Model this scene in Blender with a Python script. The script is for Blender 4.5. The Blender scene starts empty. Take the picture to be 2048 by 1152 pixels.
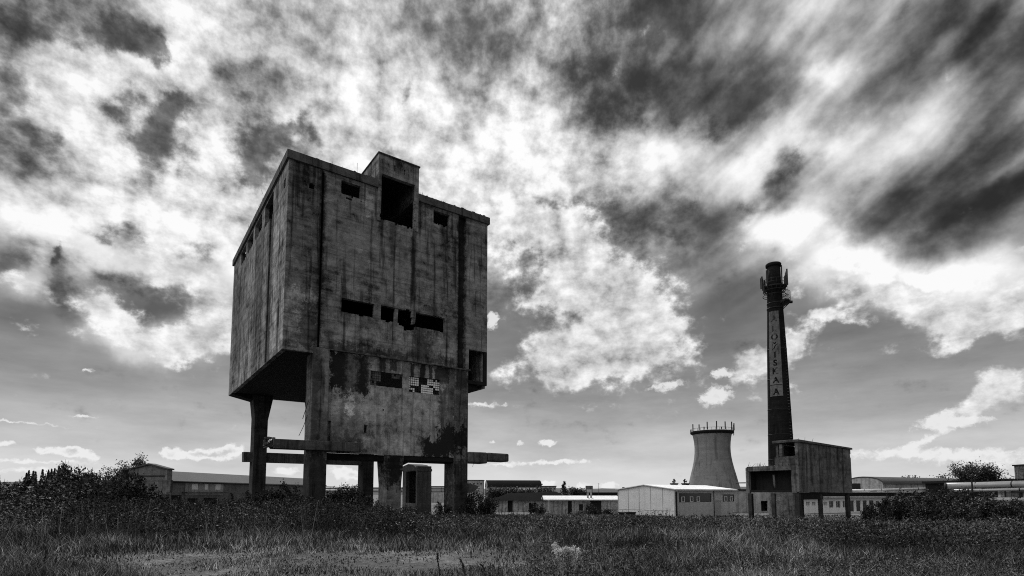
import bpy, math, random
import numpy as np
from mathutils import Vector, Matrix

random.seed(7)
rng = np.random.default_rng(11)
scene = bpy.context.scene
COL = scene.collection
R = math.radians

# ------------------------------------------------------------------ camera model
F, CX, CY, H = 1104.0, 1024.0, 891.0, 1.7
PITCH = math.atan(94 / 1104.0)

def ray(px, py):
    a = (px - CX) / F
    b = (CY - py) / F
    return a, math.cos(PITCH) - b * math.sin(PITCH), math.sin(PITCH) + b * math.cos(PITCH)

def at(px, py, Y):
    a, f, z = ray(px, py)
    k = Y / f
    return Vector((a * k, Y, H + z * k))

def xat(px, Y):
    return (px - CX) / F * Y

def zat(py, Y):
    return at(1024, py, Y).z

def sm(a, b, x):
    t = min(1.0, max(0.0, (x - a) / (b - a)))
    return t * t * (3 - 2 * t)

def zg(x, y):
    z = -2.2 * sm(30, 95, y)
    z -= 0.6 * sm(8, 22, x) * sm(15, 45, y) * (1 - sm(60, 95, y))
    z += 0.05 * math.sin(x * 0.9 + 1.3 * math.sin(y * 0.31)) * math.cos(y * 0.53 + x * 0.2)
    return z

UX, UY = 0.81522, 0.57915
SITE = math.atan2(UY, UX)

# ------------------------------------------------------------------ object helpers
def tag(o, label=None, cat=None, group=None, kind=None):
    if label: o['label'] = label
    if cat: o['category'] = cat
    if group: o['group'] = group
    if kind: o['kind'] = kind
    return o

def empty(name, loc, rz=0.0):
    o = bpy.data.objects.new(name, None)
    o.empty_display_size = 0.5
    o.location = loc
    o.rotation_euler = (0, 0, rz)
    COL.objects.link(o)
    return o

def link_mesh(name, me, mat, parent=None):
    o = bpy.data.objects.new(name, me)
    if mat is not None:
        me.materials.append(mat)
    COL.objects.link(o)
    if parent is not None:
        o.parent = parent
    return o

def copy_tree(o, parent=None):
    c = o.copy()
    COL.objects.link(c)
    c.parent = parent
    for ch in list(o.children):
        copy_tree(ch, c)
    return c

class MB:
    def __init__(self):
        self.v = []
        self.f = []
        self.sm = []

    def add(self, vs, fs, smooth=False):
        n = len(self.v)
        self.v.extend([tuple(p) for p in vs])
        for f in fs:
            self.f.append(tuple(i + n for i in f))
            self.sm.append(smooth)

    def box(self, x0, x1, y0, y1, z0, z1, jit=0.0):
        vs = [(x, y, z) for z in (z0, z1) for y in (y0, y1) for x in (x0, x1)]
        if jit:
            vs = [(x + random.uniform(-jit, jit), y + random.uniform(-jit, jit), z + random.uniform(-jit, jit)) for x, y, z in vs]
        self.add(vs, [(0, 2, 3, 1), (4, 5, 7, 6), (0, 1, 5, 4), (2, 6, 7, 3), (0, 4, 6, 2), (1, 3, 7, 5)])
        return self

    def prism(self, poly, fn, d0, d1):
        """poly: list of (a,b); fn(a,b,d)->xyz"""
        n = len(poly)
        vs = [fn(a, b, d0) for a, b in poly] + [fn(a, b, d1) for a, b in poly]
        fs = [tuple(range(n))[::-1], tuple(range(n, 2 * n))]
        for i in range(n):
            j = (i + 1) % n
            fs.append((i, j, n + j, n + i))
        self.add(vs, fs)
        return self

    def tube(self, pts, rad, n=6, cap=True, smooth=True):
        pts = [Vector(p) for p in pts]
        if not isinstance(rad, (list, tuple)):
            rad = [rad] * len(pts)
        rings = []
        for i, p in enumerate(pts):
            a = pts[max(0, i - 1)]
            b = pts[min(len(pts) - 1, i + 1)]
            d = (b - a)
            if d.length < 1e-9:
                d = Vector((0, 0, 1))
            d.normalize()
            ref = Vector((0, 0, 1)) if abs(d.z) < 0.9 else Vector((1, 0, 0))
            s = d.cross(ref).normalized()
            t = s.cross(d)
            rings.append([p + (s * math.cos(k * 2 * math.pi / n) + t * math.sin(k * 2 * math.pi / n)) * rad[i] for k in range(n)])
        vs = [v for r in rings for v in r]
        fs = []
        for i in range(len(pts) - 1):
            for k in range(n):
                k2 = (k + 1) % n
                fs.append((i * n + k, i * n + k2, (i + 1) * n + k2, (i + 1) * n + k))
        if cap:
            fs.append(tuple(range(n))[::-1])
            fs.append(tuple((len(pts) - 1) * n + k for k in range(n)))
        self.add(vs, fs, smooth)
        return self

    def lathe(self, prof, n=48, cx=0, cy=0, smooth=True, wob=0.0):
        vs = []
        for r, z in prof:
            for k in range(n):
                a = k * 2 * math.pi / n
                rr = r * (1 + random.uniform(-wob, wob))
                vs.append((cx + rr * math.cos(a), cy + rr * math.sin(a), z))
        fs = []
        for i in range(len(prof) - 1):
            for k in range(n):
                k2 = (k + 1) % n
                fs.append((i * n + k, i * n + k2, (i + 1) * n + k2, (i + 1) * n + k))
        self.add(vs, fs, smooth)
        return self

    def build(self, name, mat, parent=None):
        me = bpy.data.meshes.new(name)
        me.from_pydata(self.v, [], self.f)
        me.polygons.foreach_set('use_smooth', self.sm)
        me.update()
        return link_mesh(name, me, mat, parent)

def bevel(o, w, seg=1):
    m = o.modifiers.new('edge', 'BEVEL')
    m.width = w
    m.segments = seg
    m.limit_method = 'ANGLE'
    return o

def wall(mb, fn, u0, u1, z0, z1, th, holes, ragged=0.0, recess=(), rd=0.3, step=None, jit=0.0):
    """a wall sheet with rectangular openings, one watertight grid; fn(u, depth, z)->xyz"""
    hs = list(holes)
    if ragged:
        for (a, b, c, d) in holes:
            n = int(((b - a) + (d - c)) * 1.6)
            for _ in range(n):
                w = random.uniform(.08, .3) * ragged
                e = random.uniform(.04, .22) * ragged
                if random.random() < .55:
                    q = random.uniform(a, max(a + .01, b - w))
                    hs.append((q, q + w, c - e, c + .02) if random.random() < .7 else (q, q + w, d - .02, d + e * .6))
                else:
                    q = random.uniform(c, max(c + .01, d - w))
                    hs.append((a - e * .5, a + .02, q, q + w) if random.random() < .5 else (b - .02, b + e * .5, q, q + w))
    us = {u0, u1}
    zs = {z0, z1}
    for (a, b, c, d) in list(hs) + list(recess):
        us.update(x for x in (a, b) if u0 < x < u1)
        zs.update(x for x in (c, d) if z0 < x < z1)
    if step:
        k = u0 + step
        while k < u1 - .1:
            us.add(k); k += step
        k = z0 + step
        while k < z1 - .1:
            zs.add(k); k += step
    us = sorted(us); zs = sorted(zs)
    nu, nz = len(us) - 1, len(zs) - 1
    depth = [[0.0] * nz for _ in range(nu)]       # front depth of the cell, None = open
    for i in range(nu):
        cu = (us[i] + us[i + 1]) / 2
        for j in range(nz):
            cz = (zs[j] + zs[j + 1]) / 2
            for (a, b, c, d) in recess:
                if a < cu < b and c < cz < d:
                    depth[i][j] = rd
            for (a, b, c, d) in hs:
                if a < cu < b and c < cz < d:
                    depth[i][j] = None
                    break
    off = {}
    def P(i, j, d):
        if jit and (i, j) not in off and 0 < i < nu and 0 < j < nz:
            off[(i, j)] = (random.uniform(-jit, jit), random.uniform(-jit, jit))
        du, dz = off.get((i, j), (0, 0))
        return fn(us[i] + du, d, zs[j] + dz)
    idx = {}
    vs = []
    def V(i, j, d):
        k = (i, j, d)
        if k not in idx:
            idx[k] = len(vs)
            vs.append(P(i, j, d))
        return idx[k]
    fs = []
    def get(i, j):
        if 0 <= i < nu and 0 <= j < nz:
            return depth[i][j]
        return None
    for i in range(nu):
        for j in range(nz):
            d = depth[i][j]
            if d is None:
                continue
            fs.append((V(i, j, d), V(i + 1, j, d), V(i + 1, j + 1, d), V(i, j + 1, d)))
            fs.append((V(i, j, th), V(i, j + 1, th), V(i + 1, j + 1, th), V(i + 1, j, th)))
            for (ni, nj, e0, e1) in ((i - 1, j, (i, j), (i, j + 1)), (i + 1, j, (i + 1, j), (i + 1, j + 1)),
                                     (i, j - 1, (i, j), (i + 1, j)), (i, j + 1, (i, j + 1), (i + 1, j + 1))):
                n = get(ni, nj)
                lim = th if n is None else n
                if lim > d + 1e-6:
                    fs.append((V(*e0, d), V(*e1, d), V(*e1, lim), V(*e0, lim)))
    mb.add(vs, fs)
    return mb

# ------------------------------------------------------------------ node helpers
class NT:
    def __init__(self, tree):
        self.t = tree
        self.n = tree.nodes
        self.l = tree.links

    def node(self, typ, **kw):
        n = self.n.new(typ)
        for k, v in kw.items():
            setattr(n, k, v)
        return n

    def put(self, sock, val):
        if hasattr(val, 'is_output'):
            self.l.new(val, sock)
        else:
            sock.default_value = val

    def math(self, op, a, b=None, c=None, clamp=False):
        n = self.node('ShaderNodeMath', operation=op, use_clamp=clamp)
        self.put(n.inputs[0], a)
        if b is not None: self.put(n.inputs[1], b)
        if c is not None: self.put(n.inputs[2], c)
        return n.outputs[0]

    def vmath(self, op, a, b=None, c=None):
        n = self.node('ShaderNodeVectorMath', operation=op)
        self.put(n.inputs[0], a)
        if b is not None: self.put(n.inputs[1], b)
        if c is not None: self.put(n.inputs[2], c)
        return n.outputs['Value'] if op in ('DOT_PRODUCT', 'LENGTH') else n.outputs['Vector']

    def noise(self, vec, scale, detail=4.0, rough=0.55, dim='3D', dist=0.0):
        n = self.node('ShaderNodeTexNoise', noise_dimensions=dim)
        self.put(n.inputs['Vector'], vec)
        n.inputs['Scale'].default_value = scale
        n.inputs['Detail'].default_value = detail
        n.inputs['Roughness'].default_value = rough
        n.inputs['Distortion'].default_value = dist
        return n

    def ss(self, x, a, b, o0=0.0, o1=1.0):
        n = self.node('ShaderNodeMapRange', interpolation_type='SMOOTHSTEP')
        self.put(n.inputs['Value'], x)
        n.inputs['From Min'].default_value = a
        n.inputs['From Max'].default_value = b
        n.inputs['To Min'].default_value = o0
        n.inputs['To Max'].default_value = o1
        return n.outputs[0]

    def lin(self, x, a, b, o0=0.0, o1=1.0):
        n = self.node('ShaderNodeMapRange')
        self.put(n.inputs['Value'], x)
        n.inputs['From Min'].default_value = a
        n.inputs['From Max'].default_value = b
        n.inputs['To Min'].default_value = o0
        n.inputs['To Max'].default_value = o1
        return n.outputs[0]

def new_mat(name):
    m = bpy.data.materials.new(name)
    m.use_nodes = True
    m.node_tree.nodes.clear()
    return m, NT(m.node_tree)

def finish(nt, col, rough=0.9, bump=None, bstr=0.3, bdist=0.02, metal=0.0, spec=0.3):
    p = nt.node('ShaderNodeBsdfPrincipled')
    nt.put(p.inputs['Base Color'], col)
    nt.put(p.inputs['Roughness'], rough)
    p.inputs['Metallic'].default_value = metal
    p.inputs['Specular IOR Level'].default_value = spec
    if bump is not None:
        b = nt.node('ShaderNodeBump')
        b.inputs['Strength'].default_value = bstr
        b.inputs['Distance'].default_value = bdist
        nt.put(b.inputs['Height'], bump)
        nt.l.new(b.outputs[0], p.inputs['Normal'])
    o = nt.node('ShaderNodeOutputMaterial')
    nt.l.new(p.outputs[0], o.inputs[0])

def gray(nt, v):
    n = nt.node('ShaderNodeCombineColor')
    for i in range(3):
        nt.put(n.inputs[i], v)
    return n.outputs[0]

def concrete(name, base, streak=0.5, blotch=0.5, scale=1.0, boards=0.25, feats=(), rough=0.92, rows=0.0, spec=.15):
    """weathered concrete; feats: (axis, a0, a1, z0, z1, soft, ragged, gain) stains and painted shade with a place of their own"""
    m, nt = new_mat(name)
    tc = nt.node('ShaderNodeTexCoord').outputs['Object']
    sep = nt.node('ShaderNodeSeparateXYZ')
    nt.put(sep.inputs[0], tc)
    big = nt.noise(tc, .22 * scale, 6, .6).outputs[0]
    mid = nt.noise(tc, 1.1 * scale, 8, .68, dist=.4).outputs[0]
    fine = nt.noise(tc, 9 * scale, 6, .7).outputs[0]
    st = nt.vmath('MULTIPLY', tc, (1.0 * scale, 1.0 * scale, .055 * scale))
    streakn = nt.noise(st, 1.6, 7, .62, dist=.25).outputs[0]
    st2 = nt.vmath('MULTIPLY', tc, (.12 * scale, .12 * scale, 1.6 * scale))
    boardn = nt.noise(st2, 1.5, 5, .6).outputs[0]
    v = nt.math('MULTIPLY_ADD', nt.math('SUBTRACT', big, .5), 2.6 * blotch, 1.0)
    v = nt.math('MULTIPLY_ADD', nt.math('SUBTRACT', mid, .5), 3.0 * blotch, v)
    v = nt.math('MULTIPLY_ADD', nt.math('SUBTRACT', boardn, .5), 3.2 * boards, v)
    v = nt.math('MULTIPLY_ADD', nt.math('SUBTRACT', fine, .5), 1.5, v)
    dark = nt.ss(streakn, .50, .64)
    v = nt.math('MULTIPLY', v, nt.math('MULTIPLY_ADD', dark, -streak, 1.0))
    lightm = nt.ss(nt.noise(tc, .6 * scale, 9, .72, dist=.8).outputs[0], .60, .70)
    v = nt.math('MULTIPLY_ADD', lightm, .6 * blotch, v)
    pit = nt.ss(nt.noise(tc, 2.4 * scale, 6, .75).outputs[0], .62, .70)
    v = nt.math('MULTIPLY', v, nt.math('MULTIPLY_ADD', pit, -.5 * blotch, 1.0))
    if feats:
        wn = nt.noise(tc, 1.3, 6, .68)
        w = nt.vmath('SUBTRACT', wn.outputs['Color'], (.5, .5, .5))
        w = nt.vmath('MULTIPLY', w, (2.2, 2.2, 2.2))
        wn2 = nt.noise(tc, 5.5, 5, .7)
        w = nt.vmath('MULTIPLY_ADD', nt.vmath('SUBTRACT', wn2.outputs['Color'], (.5, .5, .5)), (1.3, 1.3, 1.3), w)
        dn = nt.noise(nt.vmath('MULTIPLY', tc, (1, 1, .12)), 2.6, 5, .7)
        drip = nt.vmath('SUBTRACT', dn.outputs['Color'], (.5, .5, .5))
        for (ax, a0, a1, z0, z1, soft, rag, gain) in feats:
            q = nt.vmath('MULTIPLY_ADD', w, (rag * .9, rag * .9, rag * 1.5), tc)
            q = nt.vmath('MULTIPLY_ADD', drip, (0, 0, rag * 2.2 + .4), q)
            s2 = nt.node('ShaderNodeSeparateXYZ')
            nt.put(s2.inputs[0], q)
            A = s2.outputs[0 if ax == 'x' else 1]
            O = sep.outputs[1 if ax == 'x' else 0]
            k = nt.math('MULTIPLY', nt.ss(A, a0 - soft, a0 + soft), nt.ss(A, a1 - soft, a1 + soft, 1, 0))
            k = nt.math('MULTIPLY', k, nt.ss(s2.outputs[2], z0 - soft, z0 + soft))
            k = nt.math('MULTIPLY', k, nt.ss(s2.outputs[2], z1 - soft, z1 + soft, 1, 0))
            k = nt.math('MULTIPLY', k, nt.math('LESS_THAN', O, 2.45))
            v = nt.math('MULTIPLY', v, nt.math('MULTIPLY_ADD', k, gain - 1, 1.0))
    jz = nt.math('FRACT', nt.math('MULTIPLY_ADD', sep.outputs[2], .8, nt.math('MULTIPLY', boardn, .12)))
    jm = nt.math('MULTIPLY', nt.ss(nt.math('ABSOLUTE', nt.math('SUBTRACT', jz, .5)), .465, .495), nt.ss(mid, .42, .56))
    v = nt.math('MULTIPLY', v, nt.math('MULTIPLY_ADD', jm, -.9 * boards, 1.0))
    v = nt.math('MAXIMUM', v, .06)
    v = nt.math('MULTIPLY', v, base)
    if rows:
        br = nt.node('ShaderNodeTexBrick')
        sw = nt.node('ShaderNodeCombineXYZ')
        nt.put(sw.inputs[0], nt.math('ADD', sep.outputs[0], sep.outputs[1]))
        nt.put(sw.inputs[1], sep.outputs[2])
        nt.put(br.inputs['Vector'], sw.outputs[0])
        br.inputs['Scale'].default_value = rows
        br.inputs['Color1'].default_value = (1, 1, 1, 1)
        br.inputs['Color2'].default_value = (.7, .7, .7, 1)
        br.inputs['Mortar'].default_value = (1.5, 1.5, 1.5, 1)
        br.inputs['Mortar Size'].default_value = .02
        bw = nt.node('ShaderNodeRGBToBW')
        nt.put(bw.inputs[0], br.outputs['Color'])
        v = nt.math('MULTIPLY', v, bw.outputs[0])
    hgt = nt.math('ADD', nt.math('MULTIPLY', fine, .5), nt.math('ADD', nt.math('MULTIPLY', boardn, .7), mid))
    finish(nt, gray(nt, v), rough, hgt, .5, .05, 0, spec)
    return m

def simple(name, v, rough=.8, var=.3, scale=3.0, metal=0.0, stretch=(1, 1, 1), spec=.3):
    m, nt = new_mat(name)
    tc = nt.node('ShaderNodeTexCoord').outputs['Object']
    q = nt.vmath('MULTIPLY', tc, stretch)
    n1 = nt.noise(q, scale, 6, .65).outputs[0]
    n2 = nt.noise(q, scale * .13, 4, .6).outputs[0]
    s = nt.math('ADD', nt.math('SUBTRACT', n1, .5), nt.math('SUBTRACT', n2, .5))
    s = nt.math('MULTIPLY', nt.math('MULTIPLY_ADD', s, 2 * var, 1.0), v)
    finish(nt, gray(nt, nt.math('MAXIMUM', s, .004)), rough, n1, .2, .01, metal, spec)
    return m

def roofing(name, v, pitch_rows=3.0, var=.3, spec=.3):
    """corrugated / tiled sheet with seams running down the slope"""
    m, nt = new_mat(name)
    tc = nt.node('ShaderNodeTexCoord').outputs['Object']
    n1 = nt.noise(tc, 2.5, 6, .65).outputs[0]
    n2 = nt.noise(tc, .2, 5, .6).outputs[0]
    w = nt.node('ShaderNodeTexWave', wave_type='BANDS', bands_direction='X')
    nt.put(w.inputs[0], tc)
    w.inputs['Scale'].default_value = pitch_rows
    s = nt.math('ADD', nt.math('SUBTRACT', n1, .5), nt.math('SUBTRACT', n2, .5))
    s = nt.math('MULTIPLY_ADD', s, 2 * var, .9)
    s = nt.math('MULTIPLY', nt.math('MULTIPLY_ADD', w.outputs['Fac'], .2, s), v)
    finish(nt, gray(nt, nt.math('MAXIMUM', s, .004)), .9, w.outputs['Fac'], .4, .03, 0, spec)
    return m

def leafmat(name, lo, hi, trans=.35):
    m, nt = new_mat(name)
    g = nt.node('ShaderNodeNewGeometry')
    oi = nt.node('ShaderNodeObjectInfo')
    r = nt.math('POWER', g.outputs['Random Per Island'], 3.4)
    v = nt.math('MULTIPLY_ADD', r, hi - lo, lo)
    v = nt.math('MULTIPLY', v, nt.math('MULTIPLY_ADD', oi.outputs['Random'], .5, .75))
    tc = nt.node('ShaderNodeTexCoord').outputs['Object']
    n = nt.noise(tc, .8, 4, .6).outputs[0]
    v = nt.math('MULTIPLY', v, nt.lin(n, .3, .7, .35, 1.65))
    n = nt.noise(tc, .22, 5, .65).outputs[0]
    v = nt.math('MULTIPLY', v, nt.lin(n, .38, .62, .25, 1.7))
    c = gray(nt, v)
    d = nt.node('ShaderNodeBsdfPrincipled')
    nt.put(d.inputs['Base Color'], c)
    d.inputs['Roughness'].default_value = .6
    d.inputs['Specular IOR Level'].default_value = .25
    t = nt.node('ShaderNodeBsdfTranslucent')
    nt.put(t.inputs['Color'], c)
    mx = nt.node('ShaderNodeMixShader')
    mx.inputs[0].default_value = trans
    nt.l.new(d.outputs[0], mx.inputs[1])
    nt.l.new(t.outputs[0], mx.inputs[2])
    o = nt.node('ShaderNodeOutputMaterial')
    nt.l.new(mx.outputs[0], o.inputs[0])
    return m

# ------------------------------------------------------------------ sky
SUN_AZ, SUN_EL = R(-10), R(47)

def build_world():
    w = bpy.data.worlds.new('World')
    scene.world = w
    w.use_nodes = True
    w.node_tree.nodes.clear()
    nt = NT(w.node_tree)
    tc = nt.node('ShaderNodeTexCoord')
    d = nt.vmath('NORMALIZE', tc.outputs['Generated'])
    s = nt.node('ShaderNodeSeparateXYZ')
    nt.put(s.inputs[0], d)
    az = nt.math('ARCTAN2', s.outputs[0], s.outputs[1])
    el = nt.math('ARCSINE', s.outputs[2])
    p = nt.node('ShaderNodeCombineXYZ')
    nt.put(p.inputs[0], az)
    nt.put(p.inputs[1], el)
    p.inputs[2].default_value = 1.0
    P0 = p.outputs[0]
    def vwarp(vec, scale, amp, detail, seed, rough=.55):
        q = nt.vmath('ADD', P0, (seed, seed * .7, 0))
        n = nt.noise(q, scale, detail, rough, '2D').outputs['Color']
        n = nt.vmath('SUBTRACT', n, (.5, .5, .5))
        return nt.vmath('MULTIPLY_ADD', n, (amp, amp * .8, 0), vec)
    P1 = vwarp(P0, 4.0, .10, 2, 3.1)
    P2 = vwarp(P1, 16, .085, 6, 7.7, .55)      # torn edges of the bigger clumps
    Ps = vwarp(P1, 11, .085, 6, 1.7, .55)       # soft deck
    P3 = vwarp(P0, 60, .020, 6, 5.9, .62)      # small clouds near the horizon

    def pix_ae(x, y):
        a, f, z = ray(x, y)
        return math.atan2(a, f), math.atan2(z, math.hypot(a, f))
    def blob(vec, x, y, rx, ry, rot=0.0, pw=1.0):
        a0, e0 = pix_ae(x, y)
        ax, ex = pix_ae(x + 1, y); ay, ey = pix_ae(x, y + 1)
        J = np.array([[ax - a0, ay - a0], [ex - e0, ey - e0]])
        c, sn = math.cos(R(rot)), math.sin(R(rot))
        B = np.array([[c, -sn], [sn, c]]) @ np.diag([rx, ry])
        M = np.linalg.inv(J @ B)
        cu = -(M @ np.array([a0, e0]))
        u = nt.vmath('DOT_PRODUCT', vec, (M[0, 0], M[0, 1], cu[0]))
        v = nt.vmath('DOT_PRODUCT', vec, (M[1, 0], M[1, 1], cu[1]))
        r2 = nt.math('MULTIPLY_ADD', u, u, nt.math('MULTIPLY', v, v))
        return nt.math('POWER', math.exp(-pw), r2)
    def field(vec, blobs):
        acc = None
        for b in blobs:
            x, y, rx, ry, rot, wgt = b
            if blobs is soft: wgt = wgt * (.72 if wgt < 0 else .80)
            g = blob(vec, x, y, rx, ry, rot)
            acc = nt.math('MULTIPLY', g, wgt) if acc is None else nt.math('MULTIPLY_ADD', g, wgt, acc)
        return acc

    # clear-sky value by elevation
    cr = nt.node('ShaderNodeValToRGB')
    e = nt.lin(el, 0.0, R(90))
    nt.put(cr.inputs[0], e)
    stops = [(0, .86), (2, .82), (5, .73), (9, .60), (14, .48), (19, .49), (23, .58), (28, .72), (36, .71), (45, .66), (60, .66), (90, .62)]
    els = cr.color_ramp.elements
    while len(els) < len(stops):
        els.new(.5)
    for i, (deg, val) in enumerate(stops):
        els[i].position = deg / 90
        els[i].color = (val, val, val, 1)
    bw = nt.node('ShaderNodeRGBToBW')
    nt.put(bw.inputs[0], cr.outputs[0])
    base = bw.outputs[0]

    soft = [  # (px, py, rx, ry, tilt, weight) bodies of the soft cloud deck
        (120, 10, 190, 50, 8, -.48), (50, 205, 65, 130, -20, -.42),
        (115, 290, 55, 50, -20, -.25), 
        
        (490, 165, 75, 38, 20, -.28), (655, 50, 50, 70, 20, -.26), (960, 62, 65, 65, 0, -.48),
        (1330, 20, 110, 55, 0, -.58), (1190, 130, 170, 70, -10, -.44), (1360, 150, 170, 60, -5, -.40),
        (1510, 190, 130, 65, -20, -.52), (1215, 228, 65, 55, 10, -.32), (1440, 235, 150, 45, -8, -.30),
        (1700, 55, 150, 50, -20, -.22), (2010, 50, 120, 120, -20, -.66), (1830, 150, 180, 60, -28, -.36),
        (1990, 250, 90, 80, -30, -.36), (1750, 395, 170, 46, -22, -.38), (1970, 400, 130, 60, -18, -.42),
        (1830, 430, 120, 36, -20, -.28),
        (285, 590, 100, 30, 8, -.16), (150, 590, 34, 55, -20, -.24), (325, 640, 50, 26, 10, -.26), 
        (35, 510, 55, 38, 0, -.40), (255, 470, 42, 24, 0, -.34), (375, 500, 36, 20, 0, -.22), (60, 640, 110, 40, 0, -.06),
        (1225, 425, 110, 28, 12, -.44), (1390, 470, 110, 50, 25, -.26), (1460, 580, 70, 70, 0, -.10), (1120, 430, 40, 18, 0, -.25),
        (1535, 362, 28, 48, 15, -.50), (1430, 420, 60, 30, 0, -.14),
        # lit bodies
        (800, 250, 200, 100, 0, .24), (620, 120, 170, 60, 15, .12), (390, 110, 130, 60, 10, .14),
        (200, 150, 100, 60, 0, .14), (260, 420, 300, 60, 5, .14), (250, 250, 300, 200, 0, .07), (190, 330, 110, 60, 20, .22), (420, 430, 170, 70, 5, .30), (130, 430, 140, 60, 0, .30),
        (90, 570, 90, 35, 10, .42), (400, 560, 150, 50, 10, .42), (310, 690, 120, 30, 8, .38), (410, 650, 70, 45, 0, .40), (230, 640, 40, 40, 0, .30),
        (1050, 190, 90, 70, 0, .22), (1000, 320, 140, 80, 0, .24), (1310, 310, 110, 70, -15, .36), (1620, 300, 150, 40, -22, .42),
        (1615, 155, 70, 30, -20, .34), (1460, 370, 50, 50, 0, .26), (1720, 510, 200, 55, 12, .60), (1560, 450, 80, 50, -25, .44),
        (1830, 570, 230, 50, 8, .56), (1950, 530, 140, 50, -5, .34), (200, 500, 260, 60, 8, .30), (110, 470, 80, 40, 20, .2), (215, 540, 40, 40, 0, .25), (440, 520, 70, 40, 0, .26),
        (2000, 340, 100, 18, -30, .14),
    ]
    dark = [  # grey-bellied clumps and torn gaps
        (325, 285, 66, 52, 20, 1.0), (345, 222, 34, 32, 10, .8), (235, 205, 46, 24, 25, .75), (535, 290, 74, 44, -6, 1.0), (495, 345, 36, 34, 0, .8), (610, 262, 30, 22, 0, .65),
        (270, 85, 60, 26, 38, .9), (310, 105, 40, 12, 20, .5), (110, 30, 150, 36, 6, .8), (40, 200, 50, 110, -22, .8), (115, 290, 40, 40, -20, .6),
        (150, 590, 28, 60, -22, .75), (300, 585, 90, 24, 10, .6), (130, 520, 12, 24, 0, .5), (265, 470, 40, 18, 10, .55), (370, 505, 36, 16, 10, .45), (30, 510, 46, 32, 10, .6), (480, 180, 50, 24, 25, .45),
        (970, 60, 44, 50, 0, .6), (820, 190, 16, 36, 10, .45), (805, 300, 16, 24, 0, .45), (1325, 25, 44, 40, 0, .75), (1200, 430, 110, 20, 8, .7), (1350, 450, 70, 36, 20, .6), (1530, 370, 24, 44, 14, .8), (1480, 440, 40, 18, -30, .5), (1440, 240, 120, 30, -6, .4),
    ]
    hard = [  # torn clumps with edges
        (1130, 520, 150, 75, 25, .95), (1230, 600, 130, 75, 25, 1.0), (1110, 740, 95, 42, 0, .95), (1280, 665, 80, 45, 20, .75),
        (1220, 720, 100, 50, 0, .9), (1060, 460, 90, 45, 20, .7), (1040, 590, 60, 30, 0, .45),
        (1530, 708, 100, 30, -22, .95), (1590, 695, 40, 36, 0, .5), (1560, 770, 24, 22, -40, .5), (1090, 670, 60, 45, 0, .6),
        (1720, 560, 130, 50, 14, .62), (1830, 610, 150, 50, 12, .72), (1960, 640, 120, 50, -4, .66), (1650, 635, 80, 14, 6, .55), (1880, 690, 70, 16, -8, .5), (2020, 560, 110, 60, 0, .5), (1600, 480, 60, 50, -30, .5),
        (330, 684, 110, 24, 10, .72), (130, 500, 120, 40, 12, .5), (340, 520, 120, 40, 10, .5), (200, 620, 60, 40, 20, .4), (415, 640, 60, 46, 0, .72), (250, 640, 46, 34, 20, .6), (60, 575, 80, 26, 16, .72), (410, 700, 50, 26, 0, .6), (50, 655, 46, 14, 25, .55), (380, 560, 100, 40, 10, .5), (140, 600, 40, 20, 0, .3),
        (1990, 785, 95, 28, -14, .95), (1960, 815, 70, 24, 0, .5),
    ]
    small = [
        (1335, 772, 40, 12, -10, .8), (985, 640, 14, 20, 0, .9), (1444, 746, 30, 10, -10, .8), (1432, 792, 40, 20, -15, 1.0),
        (1900, 846, 85, 14, -6, .85), (1870, 908, 260, 15, 0, .75), (1990, 930, 140, 12, 0, .5), (1850, 880, 50, 9, -20, .6), (1890, 825, 50, 12, -20, .6),
        (140, 904, 46, 11, 6, 1.0), (150, 897, 22, 10, 0, .6), (86, 903, 16, 10, 0, .7), (188, 914, 16, 7, 0, .8), (390, 911, 60, 8, 0, .9), (342, 905, 18, 11, 0, .9), (395, 905, 16, 9, 0, .6),
        (440, 908, 30, 13, 0, .9), (465, 898, 22, 12, 0, .9),
        (60, 922, 170, 5, 2, .62), (10, 887, 20, 7, 0, .8), (100, 941, 240, 8, 0, .62), (570, 942, 30, 9, 0, .9), (690, 945, 34, 13, 10, 1.0), (720, 955, 24, 8, 10, .7),
        (1097, 886, 18, 7, 0, 1.0), (1115, 924, 85, 5, -1, .8), (1010, 930, 50, 4, 0, .6), (985, 885, 10, 4, 0, .7), (1042, 886, 12, 4, 0, .7),
        (1095, 968, 20, 7, 0, .9), (1165, 972, 22, 6, 0, .7), (1215, 970, 22, 8, 0, .9),
        (40, 845, 170, 4, 5, .55), (170, 832, 36, 4, 0, .6), (175, 740, 14, 5, 0, .7), (970, 810, 60, 8, 0, .65),
    ]
    A = field(Ps, soft)
    B = field(P2, hard)
    S = field(P3, small)
    fb = nt.noise(nt.vmath('MULTIPLY', P0, (1, 1.35, 0)), 8, 12, .58, '2D').outputs[0]
    fbn = nt.noise(nt.vmath('MULTIPLY_ADD', P0, (1, 1.4, 0), (4.4, 9.1, 0)), 24, 9, .60, '2D').outputs[0]
    def puffs(vec, scale, detail):
        n = nt.node('ShaderNodeTexVoronoi', voronoi_dimensions='2D', feature='SMOOTH_F1', normalize=True)
        nt.put(n.inputs['Vector'], nt.vmath('MULTIPLY', vec, (1, 1.5, 0)))
        n.inputs['Scale'].default_value = scale
        n.inputs['Detail'].default_value = detail
        n.inputs['Roughness'].default_value = .55
        n.inputs['Lacunarity'].default_value = 2.2
        n.inputs['Smoothness'].default_value = .6
        return nt.math('SUBTRACT', .78, n.outputs['Distance'])
    pf = puffs(vwarp(P0, 12, .035, 3, 9.3), 11, 4)
    fb2 = nt.math('MULTIPLY_ADD', nt.math('SUBTRACT', pf, .5), .55, fbn)
    fb3 = nt.noise(nt.vmath('MULTIPLY', P3, (1, 1.6, 0)), 60, 7, .62, '2D').outputs[0]
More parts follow.
